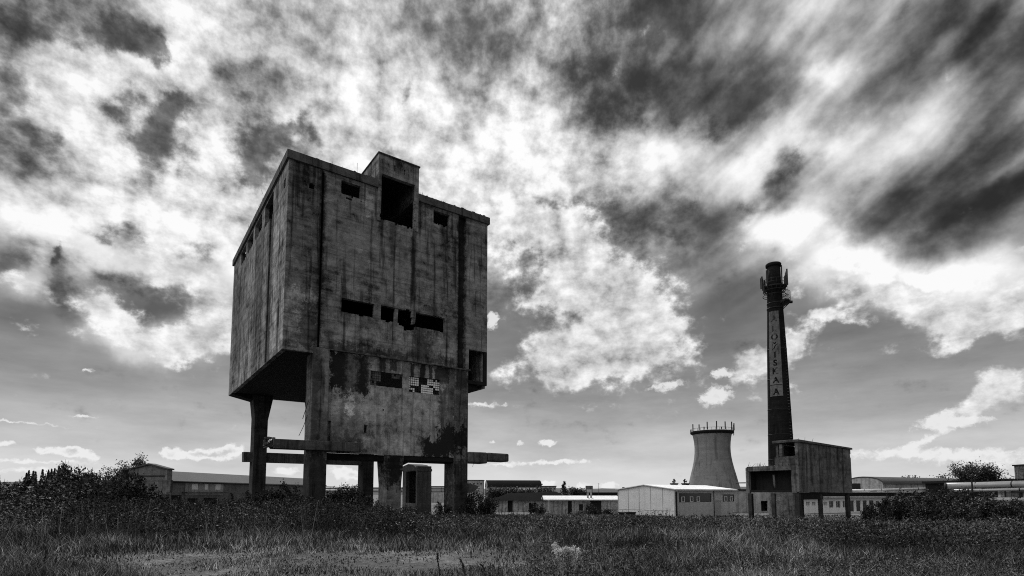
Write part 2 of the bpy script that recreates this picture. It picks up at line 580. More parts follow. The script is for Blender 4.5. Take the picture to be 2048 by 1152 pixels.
    # streaks fanning over the right of the sky, drawn out by wind
    rot = nt.node('ShaderNodeVectorRotate', rotation_type='Z_AXIS')
    nt.put(rot.inputs['Vector'], P0)
    rot.inputs['Angle'].default_value = R(-30)
    stv = nt.vmath('MULTIPLY', rot.outputs[0], (2.2, 9, 0))
    stn = nt.noise(stv, 1.5, 3, .5, '2D', .2).outputs[0]
    right = nt.ss(az, .10, .40)
    high = nt.ss(el, R(15), R(25))
    amp = nt.math('MULTIPLY', high, nt.math('MULTIPLY_ADD', right, -.80, 1.25))
    V = nt.math('ADD', base, A)
    V = nt.math('MULTIPLY_ADD', nt.math('SUBTRACT', fb, .5), amp, V)
    V = nt.math('MULTIPLY_ADD', nt.math('SUBTRACT', fb2, .5), nt.math('MULTIPLY', amp, .62), V)
    V = nt.math('MULTIPLY_ADD', nt.math('SUBTRACT', stn, .5), nt.math('MULTIPLY', nt.math('MULTIPLY', right, high), 1.0), V)
    lowm = nt.math('MULTIPLY', nt.ss(el, R(13), R(20), 1, 0), nt.ss(el, R(0), R(3)))
    lown = nt.noise(nt.vmath('MULTIPLY', P0, (1, 4, 0)), 5, 8, .6, '2D').outputs[0]
    V = nt.math('MULTIPLY_ADD', nt.math('SUBTRACT', lown, .5), nt.math('MULTIPLY', lowm, .22), V)
    # torn clumps
    dens = nt.math('MULTIPLY_ADD', nt.math('SUBTRACT', fb2, .5), 1.0, nt.math('MULTIPLY_ADD', nt.math('SUBTRACT', fb, .5), .6, B))
    mask = nt.ss(dens, .22, .72)
    cv = nt.math('MULTIPLY_ADD', nt.math('SUBTRACT', fb2, .5), .8, nt.math('MULTIPLY_ADD', nt.math('SUBTRACT', fb, .5), .6, .88))
    mx = nt.node('ShaderNodeMix', data_type='FLOAT')
    nt.put(mx.inputs[0], nt.math('MULTIPLY', mask, .9))
    nt.put(mx.inputs[2], V)
    nt.put(mx.inputs[3], cv)
    V = mx.outputs[0]
    D = field(P2, dark)
    dd = nt.math('MULTIPLY_ADD', nt.math('SUBTRACT', fb2, .5), -.75, nt.math('MULTIPLY_ADD', nt.math('SUBTRACT', fb, .5), -.7, D))
    dm = nt.ss(dd, .10, .86)
    dv = nt.math('MULTIPLY_ADD', nt.math('SUBTRACT', fb2, .5), .55, nt.math('MULTIPLY_ADD', nt.math('SUBTRACT', fb, .5), .45, .35))
    mx = nt.node('ShaderNodeMix', data_type='FLOAT')
    nt.put(mx.inputs[0], nt.math('MULTIPLY', dm, .85))
    nt.put(mx.inputs[2], V)
    nt.put(mx.inputs[3], dv)
    V = mx.outputs[0]
    # small clouds: bright rim, greyer heart
    d3 = nt.math('MULTIPLY_ADD', nt.math('SUBTRACT', fb3, .5), .9, S)
    m3 = nt.ss(d3, .28, .70)
    c3 = nt.math('MULTIPLY_ADD', nt.ss(d3, .95, 1.5), -.2, .96)
    mx = nt.node('ShaderNodeMix', data_type='FLOAT')
    nt.put(mx.inputs[0], nt.math('MULTIPLY', m3, .85))
    nt.put(mx.inputs[2], V)
    nt.put(mx.inputs[3], c3)
    V = mx.outputs[0]
    # added unseen glow behind the viewer's left fills shaded walls; sky dimmed behind right
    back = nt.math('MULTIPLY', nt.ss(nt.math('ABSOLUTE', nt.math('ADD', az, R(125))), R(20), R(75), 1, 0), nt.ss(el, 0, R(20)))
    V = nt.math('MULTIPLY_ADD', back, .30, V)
    back2 = nt.math('MULTIPLY', nt.ss(nt.math('ABSOLUTE', nt.math('SUBTRACT', az, R(140))), R(20), R(80), 1, 0), nt.ss(el, R(70), R(85), 1, 0))
    V = nt.math('MULTIPLY_ADD', back2, -.10, V)
    # film-like shoulders
    V = nt.math('MAXIMUM', V, .12)
    sc_v = nt.ss(V, .02, 1.06)
    V = nt.math('MULTIPLY_ADD', sc_v, .36, nt.math('MULTIPLY_ADD', V, .60, .02))
    V = nt.math('MINIMUM', V, 1.0)
    L = nt.math('POWER', V, 2.2)
    L = nt.math('MULTIPLY', L, nt.math('MULTIPLY_ADD', back, 1.5, 1.0))  # further lift of the added rear glow
    L = nt.math('MULTIPLY', L, nt.ss(el, R(-2), R(0), .12, 1))
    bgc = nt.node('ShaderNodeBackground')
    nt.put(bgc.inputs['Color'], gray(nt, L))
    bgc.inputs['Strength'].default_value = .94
    sky = nt.node('ShaderNodeTexSky', sky_type='NISHITA')
    sky.sun_disc = False
    sky.sun_elevation = SUN_EL
    sky.sun_rotation = SUN_AZ
    sbw = nt.node('ShaderNodeRGBToBW')
    nt.put(sbw.inputs[0], sky.outputs[0])
    bgs = nt.node('ShaderNodeBackground')
    nt.put(bgs.inputs['Color'], gray(nt, nt.math('MULTIPLY', sbw.outputs[0], .12)))
    bgs.inputs['Strength'].default_value = .05
    ad = nt.node('ShaderNodeAddShader')
    nt.l.new(bgc.outputs[0], ad.inputs[0])
    nt.l.new(bgs.outputs[0], ad.inputs[1])
    o = nt.node('ShaderNodeOutputWorld')
    nt.l.new(ad.outputs[0], o.inputs[0])
build_world()

sun = bpy.data.lights.new('Sun', 'SUN')
sun.energy = 3.8
sun.angle = R(0.6)
so = bpy.data.objects.new('Sun', sun)
COL.objects.link(so)
sd = Vector((math.sin(SUN_AZ) * math.cos(SUN_EL), math.cos(SUN_AZ) * math.cos(SUN_EL), math.sin(SUN_EL)))
so.rotation_euler = sd.to_track_quat('Z', 'Y').to_euler()
so.location = (0, 0, 80)

cam = bpy.data.cameras.new('Camera')
cam.sensor_width = 36
cam.lens = F / 2048 * 36
cam.shift_y = (CY - 576) / 2048
cam.clip_end = 9000
cam.clip_start = .1
co = bpy.data.objects.new('Camera', cam)
co.location = (0, 0, H)
co.rotation_euler = (math.pi / 2 + PITCH, 0, 0)
COL.objects.link(co)
scene.camera = co
scene.view_settings.view_transform = 'Standard'
scene.view_settings.look = 'None'
scene.view_settings.exposure = 0
scene.view_settings.gamma = 1
scene.cycles.filter_width = 1.05
scene.cycles.max_bounces = 5
scene.cycles.use_denoising = False
scene.cycles.transparent_max_bounces = 4
scene.cycles.sample_clamp_indirect = 4

# ------------------------------------------------------------------ materials
W = {}
W['tower'] = concrete('tower concrete', .165, .72, 1.2, 1.0, .6, feats=[
    ('x', 2.75, 3.35, 20.0, 31.2, .25, .6, .14),       # soot run under the left drain
    ('x', 2.9, 3.2, 14, 31.2, .12, .3, .35),
    ('x', 17.35, 18.35, 14.4, 31.6, .15, .4, .12),     # black stain run, with the right channel's shade painted in
    ('x', 9.6, 10.3, 24, 28.6, .3, .8, .5), ('x', 12.0, 12.5, 21, 28.6, .15, .5, .35),
    ('x', 15.2, 15.9, 26, 29.8, .2, .6, .6),
    ('x', 12.2, 14.2, 15.4, 18.2, .4, 1.4, .35),
    ('x', 4.0, 18.4, 14.6, 15.5, .3, .9, .42),
    ('x', 1.2, 3.1, 14.4, 18.3, .3, 2.2, .4),
    ('x', .2, 2.6, 17.4, 19.6, .5, 1.6, 1.6), ('x', 4.6, 17.0, 15.8, 17.4, .6, 1.8, 1.35),
    ('x', 0.0, 2.9, 19.6, 31, .3, .6, .72), ('x', 7.0, 8.2, 28.5, 30.6, .2, 1.0, 1.7),
    ('x', 4.0, 17.3, 20.1, 21.6, .5, 1.5, 1.25),
    ('y', 5.3, 7.6, 14, 29, .25, .8, .45), ('y', 9.5, 14, 16, 29, 1.2, 3.0, .6), ('y', 20, 27, 15, 29, 1.2, 3.0, .6),
    ('y', 0.2, 5.0, 15, 28, .6, 2.2, 1.45), ('y', 14, 26, 14, 18, 1.0, 2.5, 1.5), ('y', 1.6, 2.5, 16.5, 18.6, .2, .4, .12),
])
W['panel'] = concrete('lower panel concrete', .29, .42, 1.15, 1.3, .2, feats=[
    ('x', 4.1, 7.7, 5.9, 14.8, .25, 1.6, .62),
    ('x', 4.2, 5.5, 11.2, 14.8, .15, .8, .16), ('x', 6.9, 8.0, 11.0, 14.6, .15, .8, .2),
    ('x', 8.9, 9.6, 13.2, 14.6, .08, .3, .22), ('x', 10.0, 10.8, 13.6, 14.5, .08, .4, .22),
    ('x', 12.2, 12.6, 13.2, 14.6, .05, .2, .15), ('x', 13.2, 13.8, 13.0, 14.7, .06, .3, .14), ('x', 14.2, 14.6, 13.2, 14.7, .06, .25, .14),
    ('x', 14.9, 16.6, 12.9, 14.8, .1, .6, .18),
    ('x', 15.3, 16.6, 5.3, 12.8, .2, 1.4, .4),
    ('x', 13.6, 16.6, 5.0, 7.2, .3, 1.0, .05), ('x', 15.2, 18.4, 5.6, 8.2, .3, 1.2, .08), ('x', 4.3, 7.6, 11.0, 14.7, .3, 1.6, .35), ('x', 5.8, 6.6, 8.5, 14.8, .1, .7, 2.2), ('x', 4.4, 7.6, 9.0, 11.0, .3, 1.6, 1.5), ('x', 4.2, 7.0, 5.6, 7.0, .3, 1.2, .6), ('x', 8.5, 16.6, 13.3, 14.8, .3, 1.4, .7), ('x', 16.6, 17.3, 7, 14.8, .2, .7, .3),
    ('x', 6.0, 6.3, 5.3, 6.4, .05, .3, .2),
])
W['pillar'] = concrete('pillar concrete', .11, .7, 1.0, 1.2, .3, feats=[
    ('x', 2.5, 3.3, 5, 14, .2, .9, .55), ('x', 3.4, 4.2, 9, 14.6, .2, .5, 1.5),
    ('x', 17.2, 18.7, 12.6, 14.8, .15, .6, .3), ('x', 17.0, 18.9, 6.2, 8.4, .15, 1.2, .1), ('x', 17.2, 18.9, 9, 12.4, .4, 2.0, .6),
    ('x', 9.8, 11.4, 2.4, 5.6, .3, 1.5, .12), ('x', 9.8, 11.4, -1, 2.2, .3, 1.0, 1.3),
    ('x', 2.0, 4.6, -2, 5.2, .4, 1.5, .28), ('x', 17.0, 19.0, -2, 5.2, .4, 1.5, .30),
])
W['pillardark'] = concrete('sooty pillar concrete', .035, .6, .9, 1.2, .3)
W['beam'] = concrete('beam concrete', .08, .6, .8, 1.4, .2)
W['soot_shade'] = concrete('soot and shade concrete', .014, .4, .5, 1.2, .2)  # soot, plus the shade of undersides and bin interiors put into the colour
W['bunker'] = concrete('bunker concrete', .115, .6, 1.0, 1.5, .3, feats=[
    ('x', 1.9, 2.3, 2.5, 6, .1, .4, .4), ('x', 6.6, 7.2, 3, 6, .2, .6, .5)])
W['ruin'] = concrete('ruin concrete', .11, .3, .5, 1.5, .2)
W['brick'] = concrete('chimney brick', .012, .3, .5, 1.6, .3, rows=2.2, spec=.03)
W['cool'] = concrete('cooling tower concrete', .155, .40, .25, .35, .2)
W['white'] = concrete('white panel wall', .66, .10, .10, .8, .05)
W['whiteold'] = concrete('old white render', .62, .25, .3, 1.0, .1)
W['drab'] = concrete('drab stained render', .30, .5, .9, 1.6, .2)
W['graywall'] = concrete('grey render', .26, .4, .6, 1.0, .1)
W['bluewall'] = concrete('drab panel wall', .42, .12, .2, 1.0, .1)
W['darkbrick'] = concrete('old brick wall', .13, .3, .4, 1.2, .2, rows=1.6)
W['roofdark'] = roofing('dark roof tiles', .016, spec=0)
W['roofgray'] = roofing('grey roof tiles', .05)
W['roofwhite'] = roofing('pale sheet roof', .62, 4)
W['tar'] = simple('tar felt', .014, .95, spec=.05)
W['steel'] = simple('dark steel', .02, .7, .4, 6, spec=.1)
W['galv'] = simple('lagged pipe sheet', .30, .45, .25, 2, .3)
W['black'] = simple('painted opening shade', .008, .9)  # near-black colour stands in for the unlit depth of openings
W['glass'] = simple('dusty window glass', .02, .18, .3, 2, 0, (1, 1, 1), .5)
W['frame'] = simple('pale window frame', .55, .6)
W['block'] = simple('painted-bright glass block', .8, .25, .15, 3, 0, (1, 1, 1), .5)  # white colour stands in for daylight coming through the blocks
W['sign'] = concrete('sign board paint', .10, .5, .8, 1.6, .2)
W['ink'] = simple('faded sign lettering', .010, .9, .6, 2, spec=0)
W['ink2'] = simple('bleached sign lettering', .035, .9, .8, 2, spec=0)
W['antenna'] = simple('antenna housing', .03, .7, spec=.1)
W['bark'] = simple('bark', .05, .9, .5, 8)
W['stem'] = simple('dead stem', .02, .9, .4, 8)
W['leafdark'] = leafmat('dark shrub leaves', .007, .11, .3)
W['leafmid'] = leafmat('tree leaves', .03, .11, .35)
W['leafpale'] = leafmat('pale weed leaves', .65, .95, .45)
W['grass'] = leafmat('grass blades', .010, .26, .45)
W['drygrass'] = leafmat('dry grass blades', .05, .55, .45)
W['weed'] = leafmat('weed leaves', .006, .16, .35)

# ------------------------------------------------------------------ ground and hills
def vnoise(x, y, s, seed=0):
    x = np.asarray(x) / s; y = np.asarray(y) / s
    xi = np.floor(x).astype(np.int64); yi = np.floor(y).astype(np.int64)
    fx = x - xi; fy = y - yi
    fx = fx * fx * (3 - 2 * fx); fy = fy * fy * (3 - 2 * fy)
    def h(a, b):
        n = (a * 374761393 + b * 668265263 + seed * 974711) & 0x7fffffff
        n = ((n ^ (n >> 13)) * 1274126177) & 0x7fffffff
        return ((n ^ (n >> 16)) & 0xffff) / 65535.0
    return (h(xi, yi) * (1 - fx) + h(xi + 1, yi) * fx) * (1 - fy) + (h(xi, yi + 1) * (1 - fx) + h(xi + 1, yi + 1) * fx) * fy

def ground():
    m, nt = new_mat('earth and trodden grass')
    tc = nt.node('ShaderNodeTexCoord').outputs['Object']
    n1 = nt.noise(tc, .35, 8, .65).outputs[0]
    n2 = nt.noise(tc, 6, 8, .7).outputs[0]
    n3 = nt.noise(tc, 40, 4, .7).outputs[0]
    v = nt.math('MULTIPLY_ADD', nt.ss(n1, .42, .62), .08, .06)
    v = nt.math('MULTIPLY', v, nt.lin(n2, .32, .68, .15, 1.85))
    v = nt.math('MULTIPLY', v, nt.lin(n3, .25, .75, .5, 1.5))
    v = nt.math('MULTIPLY_ADD', nt.ss(n3, .66, .74), .12, v)
    finish(nt, gray(nt, v), .95, nt.math('ADD', n2, n3), .8, .06)
    ys = [-30, -15, -5, 0, 4] + list(np.linspace(6, 60, 90)) + list(np.geomspace(62, 4000, 40))
    xs = [-4000, -2000, -900, -500, -300, -200, -140] + list(np.linspace(-100, 100, 100)) + [140, 200, 300, 500, 900, 2000, 4000]
    vs = [(x, y, zg(x, y)) for y in ys for x in xs]
    nx = len(xs)
    fs = [(j * nx + i, j * nx + i + 1, (j + 1) * nx + i + 1, (j + 1) * nx + i) for j in range(len(ys) - 1) for i in range(nx - 1)]
    mb = MB(); mb.add(vs, fs, True)
    tag(mb.build('ground', m), kind='structure')
ground()

def hills():
    m = simple('wooded hillside', .05, .95, .6, .02)
    def hz(px):
        v = 6 + 9 * float(vnoise(px, 0, 260, 3)) + 4 * float(vnoise(px, 0, 60, 4)) + 1.2 * float(vnoise(px, 0, 9, 5))
        if px < 250: v += 12
        if 1150 < px < 1420: v -= 4
        return v
    mb = MB()
    vs, fs = [], []
    pxs = list(range(-500, 2600, 8))
    Y = 900
    for px in pxs:
        a = (px - 1024) / 1104.0
        h = hz(px) / 1104 * Y + 1.7
        rows = [(0, -2.6), (30, h * .55), (90, h * .85), (160, h), (400, h * .9), (700, -2.6)]
        for dy, z in rows:
            vs.append((a * (Y + dy), Y + dy, z))
    k = 6
    for i in range(len(pxs) - 1):
        for j in range(k - 1):
            fs.append((i * k + j, (i + 1) * k + j, (i + 1) * k + j + 1, i * k + j + 1))
    mb.add(vs, fs, True)
    tag(mb.build('hills', m), kind='structure')
hills()

# ------------------------------------------------------------------ the coal tower
def tower():
    root = empty('coal_tower', (-19.93, 47.0, 0), SITE)
    tag(root, 'huge derelict concrete coal tower on stout pillars, black hoist opening near its top', 'tower')
    Wd, Dp = 21.1, 28.8
    T = W['tower']
    fr = lambda u, d, z: (u, d, z)
    lf = lambda u, d, z: (d, u, z)
    rt = lambda u, d, z: (Wd - d, u, z)
    bk = lambda u, d, z: (u, Dp - d, z)
    # front wall
    holes = [(2.58, 18.8, 14.15, 14.75), (18.8, Wd, 14.15, 16.95)]
    rag = [(4.73, 6.6, 29.8, 31.06), (14.4, 16.3, 29.75, 31.1), (8.6, 12.22, 28.46, 31.45),
           (5.03, 8.2, 18.42, 19.75), (8.88, 10.76, 18.35, 19.8), (10.75, 12.1, 18.15, 19.8), (12.1, 12.55, 17.95, 19.2), (12.55, 15.9, 18.3, 19.78),
           (1.8, 2.3, 29.3, 29.75), (11.3, 12.2, 17.8, 18.3)]
    small = [(1.35, 1.5, 29.75, 29.9), (1.55, 1.62, 29.45, 29.6), (5.2, 5.8, 29.35, 29.55), (6.6, 6.72, 29.5, 29.62)]
    mb = MB()
    wall(mb, fr, 0, Wd, 14.15, 31.45, .4, holes + rag + small, 0, recess=[(17.45, 18.3, 14.75, 31.3), (2.95, 3.15, 14.75, 31.2)], rd=.28, jit=0)
    # ragged teeth are cut in a second pass sharing the grid
    mb = MB()
    teeth = []
    for (a, b, c, d) in rag:
        for _ in range(int((b - a) * 3)):
            w = random.uniform(.08, .5); e = random.uniform(.04, .32) * random.random()
            q = random.uniform(a, max(a, b - w))
            teeth.append((q, min(b, q + w), c - e, c + .01) if random.random() < .75 else (q, min(b, q + w), d - .01, min(31.44, d + e * .5)))
    wall(mb, fr, 0, Wd, 14.15, 31.45, .4, holes + rag + small + teeth, 0, recess=[(17.45, 18.3, 14.75, 31.3), (2.95, 3.15, 14.75, 31.2)], rd=.28, jit=.012)
    mb.build('front_wall', T, root)
    # left side wall with the row of clerestory openings
    lh = [(5.9, 9.8, 28.9, 31.2), (11.2, 14.9, 29.55, 31.25), (16.0, 19.2, 29.6, 31.25), (20.2, 23.6, 29.6, 31.25), (1.0, 1.7, 29.5, 30.2), (6.3, 7.2, 28.1, 28.95)]
    teeth = []
    for (a, b, c, d) in lh:
        for _ in range(5):
            w = random.uniform(.1, .4); q = random.uniform(a, max(a, b - w))
            teeth.append((q, min(b, q + w), c - random.uniform(.05, .25), c + .01))
    mb = MB()
    wall(mb, lf, .4, Dp - .4, 14.15, 31.45, .4, lh + teeth, 0, recess=[(6.35, 7.15, 14.2, 29.0), (9.9, 10.05, 14.2, 29.2)], rd=.25, jit=.012)
    mb.build('side_wall', T, root)
    mb = MB()
    wall(mb, rt, .4, Dp - .4, 13.0, 31.45, .3, [(4, 7, 29.4, 31.2), (9, 12, 29.4, 31.2), (14, 17, 29.4, 31.2), (19, 23, 29.0, 31.2)], .6)
    mb.build('side_wall', T, root)
    mb = MB()
    wall(mb, bk, 0, Wd, 14.15, 31.45, .4, [(3, 5.5, 29.4, 31.1), (8.5, 12.2, 27, 31.2), (15, 17, 29.4, 31.1)], .6)
    mb.build('rear_wall', T, root)
    # roof with gaps where slabs have dropped
    mb = MB()
    rf = lambda u, d, z: (u, z, 31.9 - d)
    gaps = [(.33, .8, 6.9, 8.9), (.45, .75, 9.1, 9.6), (.31, .5, 13.6, 14.6), (.45, .9, 15.3, 15.9), (.31, .42, 17.6, 18.5), (.31, .62, 22.7, 23.2), (.31, .7, 23.5, 24.9), (8.61, 12.31, .31, 8.69)]
    wall(mb, rf, .31, Wd - .31, .31, Dp - .31, .3, gaps, .9)
    mb.build('roof', W['beam'], root)
    # cornice
    mb = MB()
    z0, z1, o = 31.453, 32.22, .2
    mb.box(-o, 8.297, -o, .3, z0, z1)
    mb.box(12.623, Wd + o, -o, .3, z0, z1)
    mb.box(-o, .3, .303, Dp + o, z0, z1)
    mb.box(Wd - .3, Wd + o, .303, Dp + o, z0, z1)
    mb.box(.303, Wd - .303, Dp - .3, Dp + o, z0, z1)
    for _ in range(26):
        a = random.uniform(0, 7.8) if random.random() < .4 else random.uniform(13, 20.8)
        w = random.uniform(.1, .4)
        mb.box(a, a + w, -.21 + random.uniform(0, .1), .2, z1 - .02, z1 + random.uniform(.02, .1), .02)
    mb.build('cornice', W['beam'], root)
    # hoist penthouse
    pent = MB()
    wall(pent, lambda u, d, z: (u, -.145 + d, z), 8.3, 12.62, 28.15, 35.0, .14,
         [(8.62, 12.2, 28.15, 33.0), (9.9, 10.05, 33.7, 34.3), (10.5, 10.6, 33.9, 34.3), (10.95, 11.1, 33.7, 34.2)] +
         [(8.62 - .1, 8.63, 28.5, 28.9), (12.19, 12.32, 28.15, 29.3), (12.19, 12.27, 30.0, 31.0)], 0, jit=.01)
    pent.box(8.3, 8.6, 0, 9, 31.9, 35.0)
    pent.box(12.32, 12.62, 0, 9, 31.9, 35.0)
    pent.box(8.603, 12.317, 8.7, 9, 31.9, 35.0)
    pent.box(8.603, 12.317, .003, .3, 33.0, 35.0)
    p = pent.build('hoist_house', T, root)
    mb = MB(); mb.box(8.2, 12.74, -.25, 9.1, 35.003, 35.14)
    bevel(mb.build('hoist_house_roof', W['beam'], root), .03)
    mb = MB()
    mb.tube([(7.3, 3.2, 31.9), (7.3, 3.2, 35.3)], .02, 5)
    mb.build('lightning_rod', W['steel'], root)
    # floor of the bin and of the hopper on the right
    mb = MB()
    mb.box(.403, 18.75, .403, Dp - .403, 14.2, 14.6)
    mb.build('bin_floor', W['soot_shade'], root)
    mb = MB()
    mb.box(.403, Wd - .31, .403, Dp - .403, 27.3, 27.75)  # added deck, keeps roof gaps from showing bright through the window band
    mb.build('bin_floor', W['soot_shade'], root)
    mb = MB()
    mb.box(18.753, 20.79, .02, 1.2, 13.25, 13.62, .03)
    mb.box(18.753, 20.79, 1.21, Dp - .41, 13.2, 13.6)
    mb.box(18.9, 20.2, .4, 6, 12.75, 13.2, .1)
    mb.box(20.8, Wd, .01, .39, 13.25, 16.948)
    mb.build('hopper_floor', W['soot_shade'], root)
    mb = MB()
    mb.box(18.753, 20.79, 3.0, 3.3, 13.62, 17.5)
    mb.build('hopper_back_wall', W['soot_shade'], root)
    # pillars
    def pillar(t0, t1, s0, s1, top, left=0.0, right=0.0, mat='pillar', zb=-2.5):
        mb = MB()
        poly = [(t0, zb), (t1, zb), (t1, top - 2.6 - right), (t1 + right, top), (t0 - left, top), (t0, top - 2.6 - left)]
        mb.prism(poly, lambda a, b, d: (a, d, b), s0, s1)
        bevel(mb.build('pillar', W[mat], root), .06, 2)
    pillar(2.58, 4.098, .001, 1.9, 14.747, .0, 0)
    pillar(9.9, 11.35, .1, 2.3, 5.29, .25, .25)
    pillar(17.2, 18.797, .06, 2.3, 14.747)
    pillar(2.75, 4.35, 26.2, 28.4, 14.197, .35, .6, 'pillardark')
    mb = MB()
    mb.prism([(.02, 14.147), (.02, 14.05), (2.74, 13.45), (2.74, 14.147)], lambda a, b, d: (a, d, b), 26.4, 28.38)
    mb.build('haunch', W['soot_shade'], root)
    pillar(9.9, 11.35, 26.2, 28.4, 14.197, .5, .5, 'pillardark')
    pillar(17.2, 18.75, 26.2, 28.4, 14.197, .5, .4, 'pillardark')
    # rear beam tying the back pillars, front beams
    mb = MB()
    for a, b in ((1.75, 2.747), (4.353, 9.897), (11.353, 17.197)):
        mb.box(a, b, 26.6, 28.0, 5.6, 6.85, .02)
    mb.build('rear_beam', W['beam'], root)
    mb = MB()
    mb.box(-.5, 7.1, -.42, -.003, 5.42, 6.25, .02)
    mb.box(-.5, 2.577, -.0, 1.2, 5.45, 6.2, .02)
    bevel(mb.build('front_beam', W['beam'], root), .05, 2)
    mb = MB()
    for _ in range(26):
        x = random.uniform(-1.25, -.4); z = random.uniform(5.35, 6.2)
        w = random.uniform(.08, .3)
        mb.box(x, x + w, random.uniform(-.4, 0), random.uniform(.1, .9), z, z + random.uniform(.06, .25), .06)
    mb.build('broken_beam_end', W['beam'], root)
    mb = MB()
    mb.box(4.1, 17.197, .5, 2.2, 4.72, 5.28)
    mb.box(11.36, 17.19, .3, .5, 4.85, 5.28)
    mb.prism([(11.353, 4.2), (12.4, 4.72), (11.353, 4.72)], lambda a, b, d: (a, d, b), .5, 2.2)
    mb.build('tie_beam', W['soot_shade'], root)
    mb = MB()
    mb.box(18.8, 21.2, -.1, 1.6, 4.8, 5.98, .02)
    mb.box(21.203, 24.0, -.1, 1.5, 5.08, 5.98, .02)
    bevel(mb.build('cantilever_beam', W['beam'], root), .16, 3)
    mb = MB()
    mb.prism([(18.8, 1.6), (19.9, 1.9), (20.3, 2.35), (19.9, 2.5), (18.8, 2.7)], lambda a, b, d: (a, d, b), .3, 1.5)
    mb.build('broken_bracket', W['beam'], root)
    # lower panel with two windows
    pan = lambda u, d, z: (u, .24 + d, z)
    mb = MB()
    h2 = [(8.07, 11.4, 11.9, 13.32), (12.05, 15.5, 11.68, 13.28), (7.55, 7.9, 7.3, 8.05), (9.35, 9.5, 9.5, 9.7)]
    wall(mb, pan, 4.101, 17.197, 5.3, 14.85, .4, h2, .35, recess=[(4.12, 4.45, 6.3, 8.2)], rd=.33, jit=.01)
    mb.build('lower_wall', W['panel'], root)
    mb = MB()   # thin ledge where the bin overhangs the lower wall
    q = 4.1
    while q < 17.1:
        w = random.uniform(.4, 1.3)
        mb.box(q, min(q + w, 17.19), random.uniform(-.05, .0), .236, 14.62 + random.uniform(0, .06), 14.747)
        q += w + .004
    mb.box(17.2, 19.0, -.1, .05, 14.6, 14.745, .02)
    mb.build('ledge', W['beam'], root)
    # glass-block window
    mb = MB(); fb = MB()
    nx, nz = 15, 7
    bw, bh = 3.45 / nx, 1.56 / nz
    for i in range(nx):
        for j in range(nz):
            gone = (5 <= i <= 8 and j >= 4) or (i <= 4 and j == 2 and i > 0) or (i == 5) or (j == 0 and i in (0, 1, 3, 4, 12, 13, 14)) or (j == 1 and i > 11) or (j <= 3 and i in (4,) and j > 0 and j != 3)
            x0 = 12.06 + i * bw; z0 = 11.7 + j * bh
            if not gone and random.random() > .05:
                mb.box(x0 + .03, x0 + bw - .03, .40, .50, z0 + .03, z0 + bh - .03, .004)
            elif random.random() < .25:
                fb.box(x0 + .03, x0 + bw - .03, .42, .5, z0 + .03, z0 + bh - .03)
    for i in range(nx + 1):
        fb.box(12.06 + i * bw - .025, 12.06 + i * bw + .025, .43, .48, 11.69, 13.27)
    for j in range(nz + 1):
        fb.box(12.06, 15.49, .435, .475, 11.7 + j * bh - .025, 11.7 + j * bh + .025)
    f = fb.build('window', W['steel'], root)
    mb.build('glass_blocks', W['block'], f)
    fb = MB(); pb = MB()
    for i in range(15):
        x0 = 8.08 + i * .2215
        for j in range(6):
            z0 = 11.92 + j * .23
            keep = (i < 5 and (j > 1 or i < 3)) or (i > 9 and j > 3)
            if keep and random.random() < .9:
                pb.box(x0 + .02, x0 + .2, .42, .5, z0 + .02, z0 + .21)
    fb.box(8.08, 11.39, .43, .48, 13.2, 13.3)
    fb.box(11.28, 11.39, .43, .48, 11.92, 13.19)
    f = fb.build('window', W['steel'], root)
    pb.build('glass_blocks', W['bunker'], f)
    # bent rods
    mb = MB()
    mb.tube([(2.5, .6, 9.9), (2.3, .5, 9.2), (2.0, .4, 8.2)], .03, 5)
    mb.build('bent_rebar', W['steel'], root)
    mb = MB()
    mb.tube([(2.5, .8, 8.6), (2.2, .8, 7.6), (1.8, .7, 6.7)], .025, 5)
    mb.build('bent_rebar', W['steel'], root)
    mb = MB()
    mb.tube([(19.6, .2, 4.8), (19.4, .1, 4.4)], .02, 4)
    mb.build('bent_rebar', W['steel'], root)
    # leaning mullion stumps in the middle window band
    mb = MB()
    mb.prism([(10.3, 18.3), (10.62, 18.3), (10.7, 19.8), (10.35, 19.8)], lambda a, b, d: (a, d, b), .05, .35)
    mb.build('mullion', T, root)
    mb = MB()
    mb.prism([(12.15, 18.5), (12.5, 18.6), (12.62, 19.7), (12.3, 19.75)], lambda a, b, d: (a, d, b), .05, .3)
    mb.build('mullion', T, root)
    return root
TOWER = tower()
site = lambda t, s: (-19.93 + UX * t - UY * s, 47.0 + UY * t + UX * s)

# concrete ruin standing behind the tower's front pillars
def ruin():
    p = at(834, 1000, 66)
    root = empty('concrete_ruin', (p.x, 66, zg(p.x, 66)), SITE)
    tag(root, 'small hollow concrete ruin with rounded top standing behind the tower pillars', 'ruin')
    h = zat(926, 66) - zg(p.x, 66)
    mb = MB()
    mb.box(0, 1.9, 0, .4, -.5, h - .35, .03)
    mb.box(1.5, 1.9, .403, 4.2, -.5, h - .4, .02)
    mb.box(0, .5, 3.2, 4.2, -.5, h - .7, .03)
    mb.box(0, .45, .403, 3.197, -.5, 1.7, .03)
    mb.box(.72, 1.497, 3.8, 4.19, -.5, h - .7, .02)
    bevel(mb.build('wall', W['ruin'], root), .05, 2)
    mb = MB()
    mb.prism([(-.1, h - 1.0), (-.1, h - .7), (1.2, h - .15), (2.6, h), (4.3, h - .25), (4.3, h - .9), (3.3, h - 1.0), (1.0, h - .9)], lambda a, b, d: (d, a, b), -.06, 1.95)
    bevel(mb.build('roof', W['ruin'], root), .08, 2)
    mb = MB()
    mb.box(-1.6, -.1, 1, 2.5, -.4, .45, .15)
    mb.build('rubble', W['ruin'], root)
    mb = MB()
    mb.box(2.2, 3.6, -.5, .6, -.4, .35, .15)
    mb.build('rubble', W['ruin'], root)
ruin()

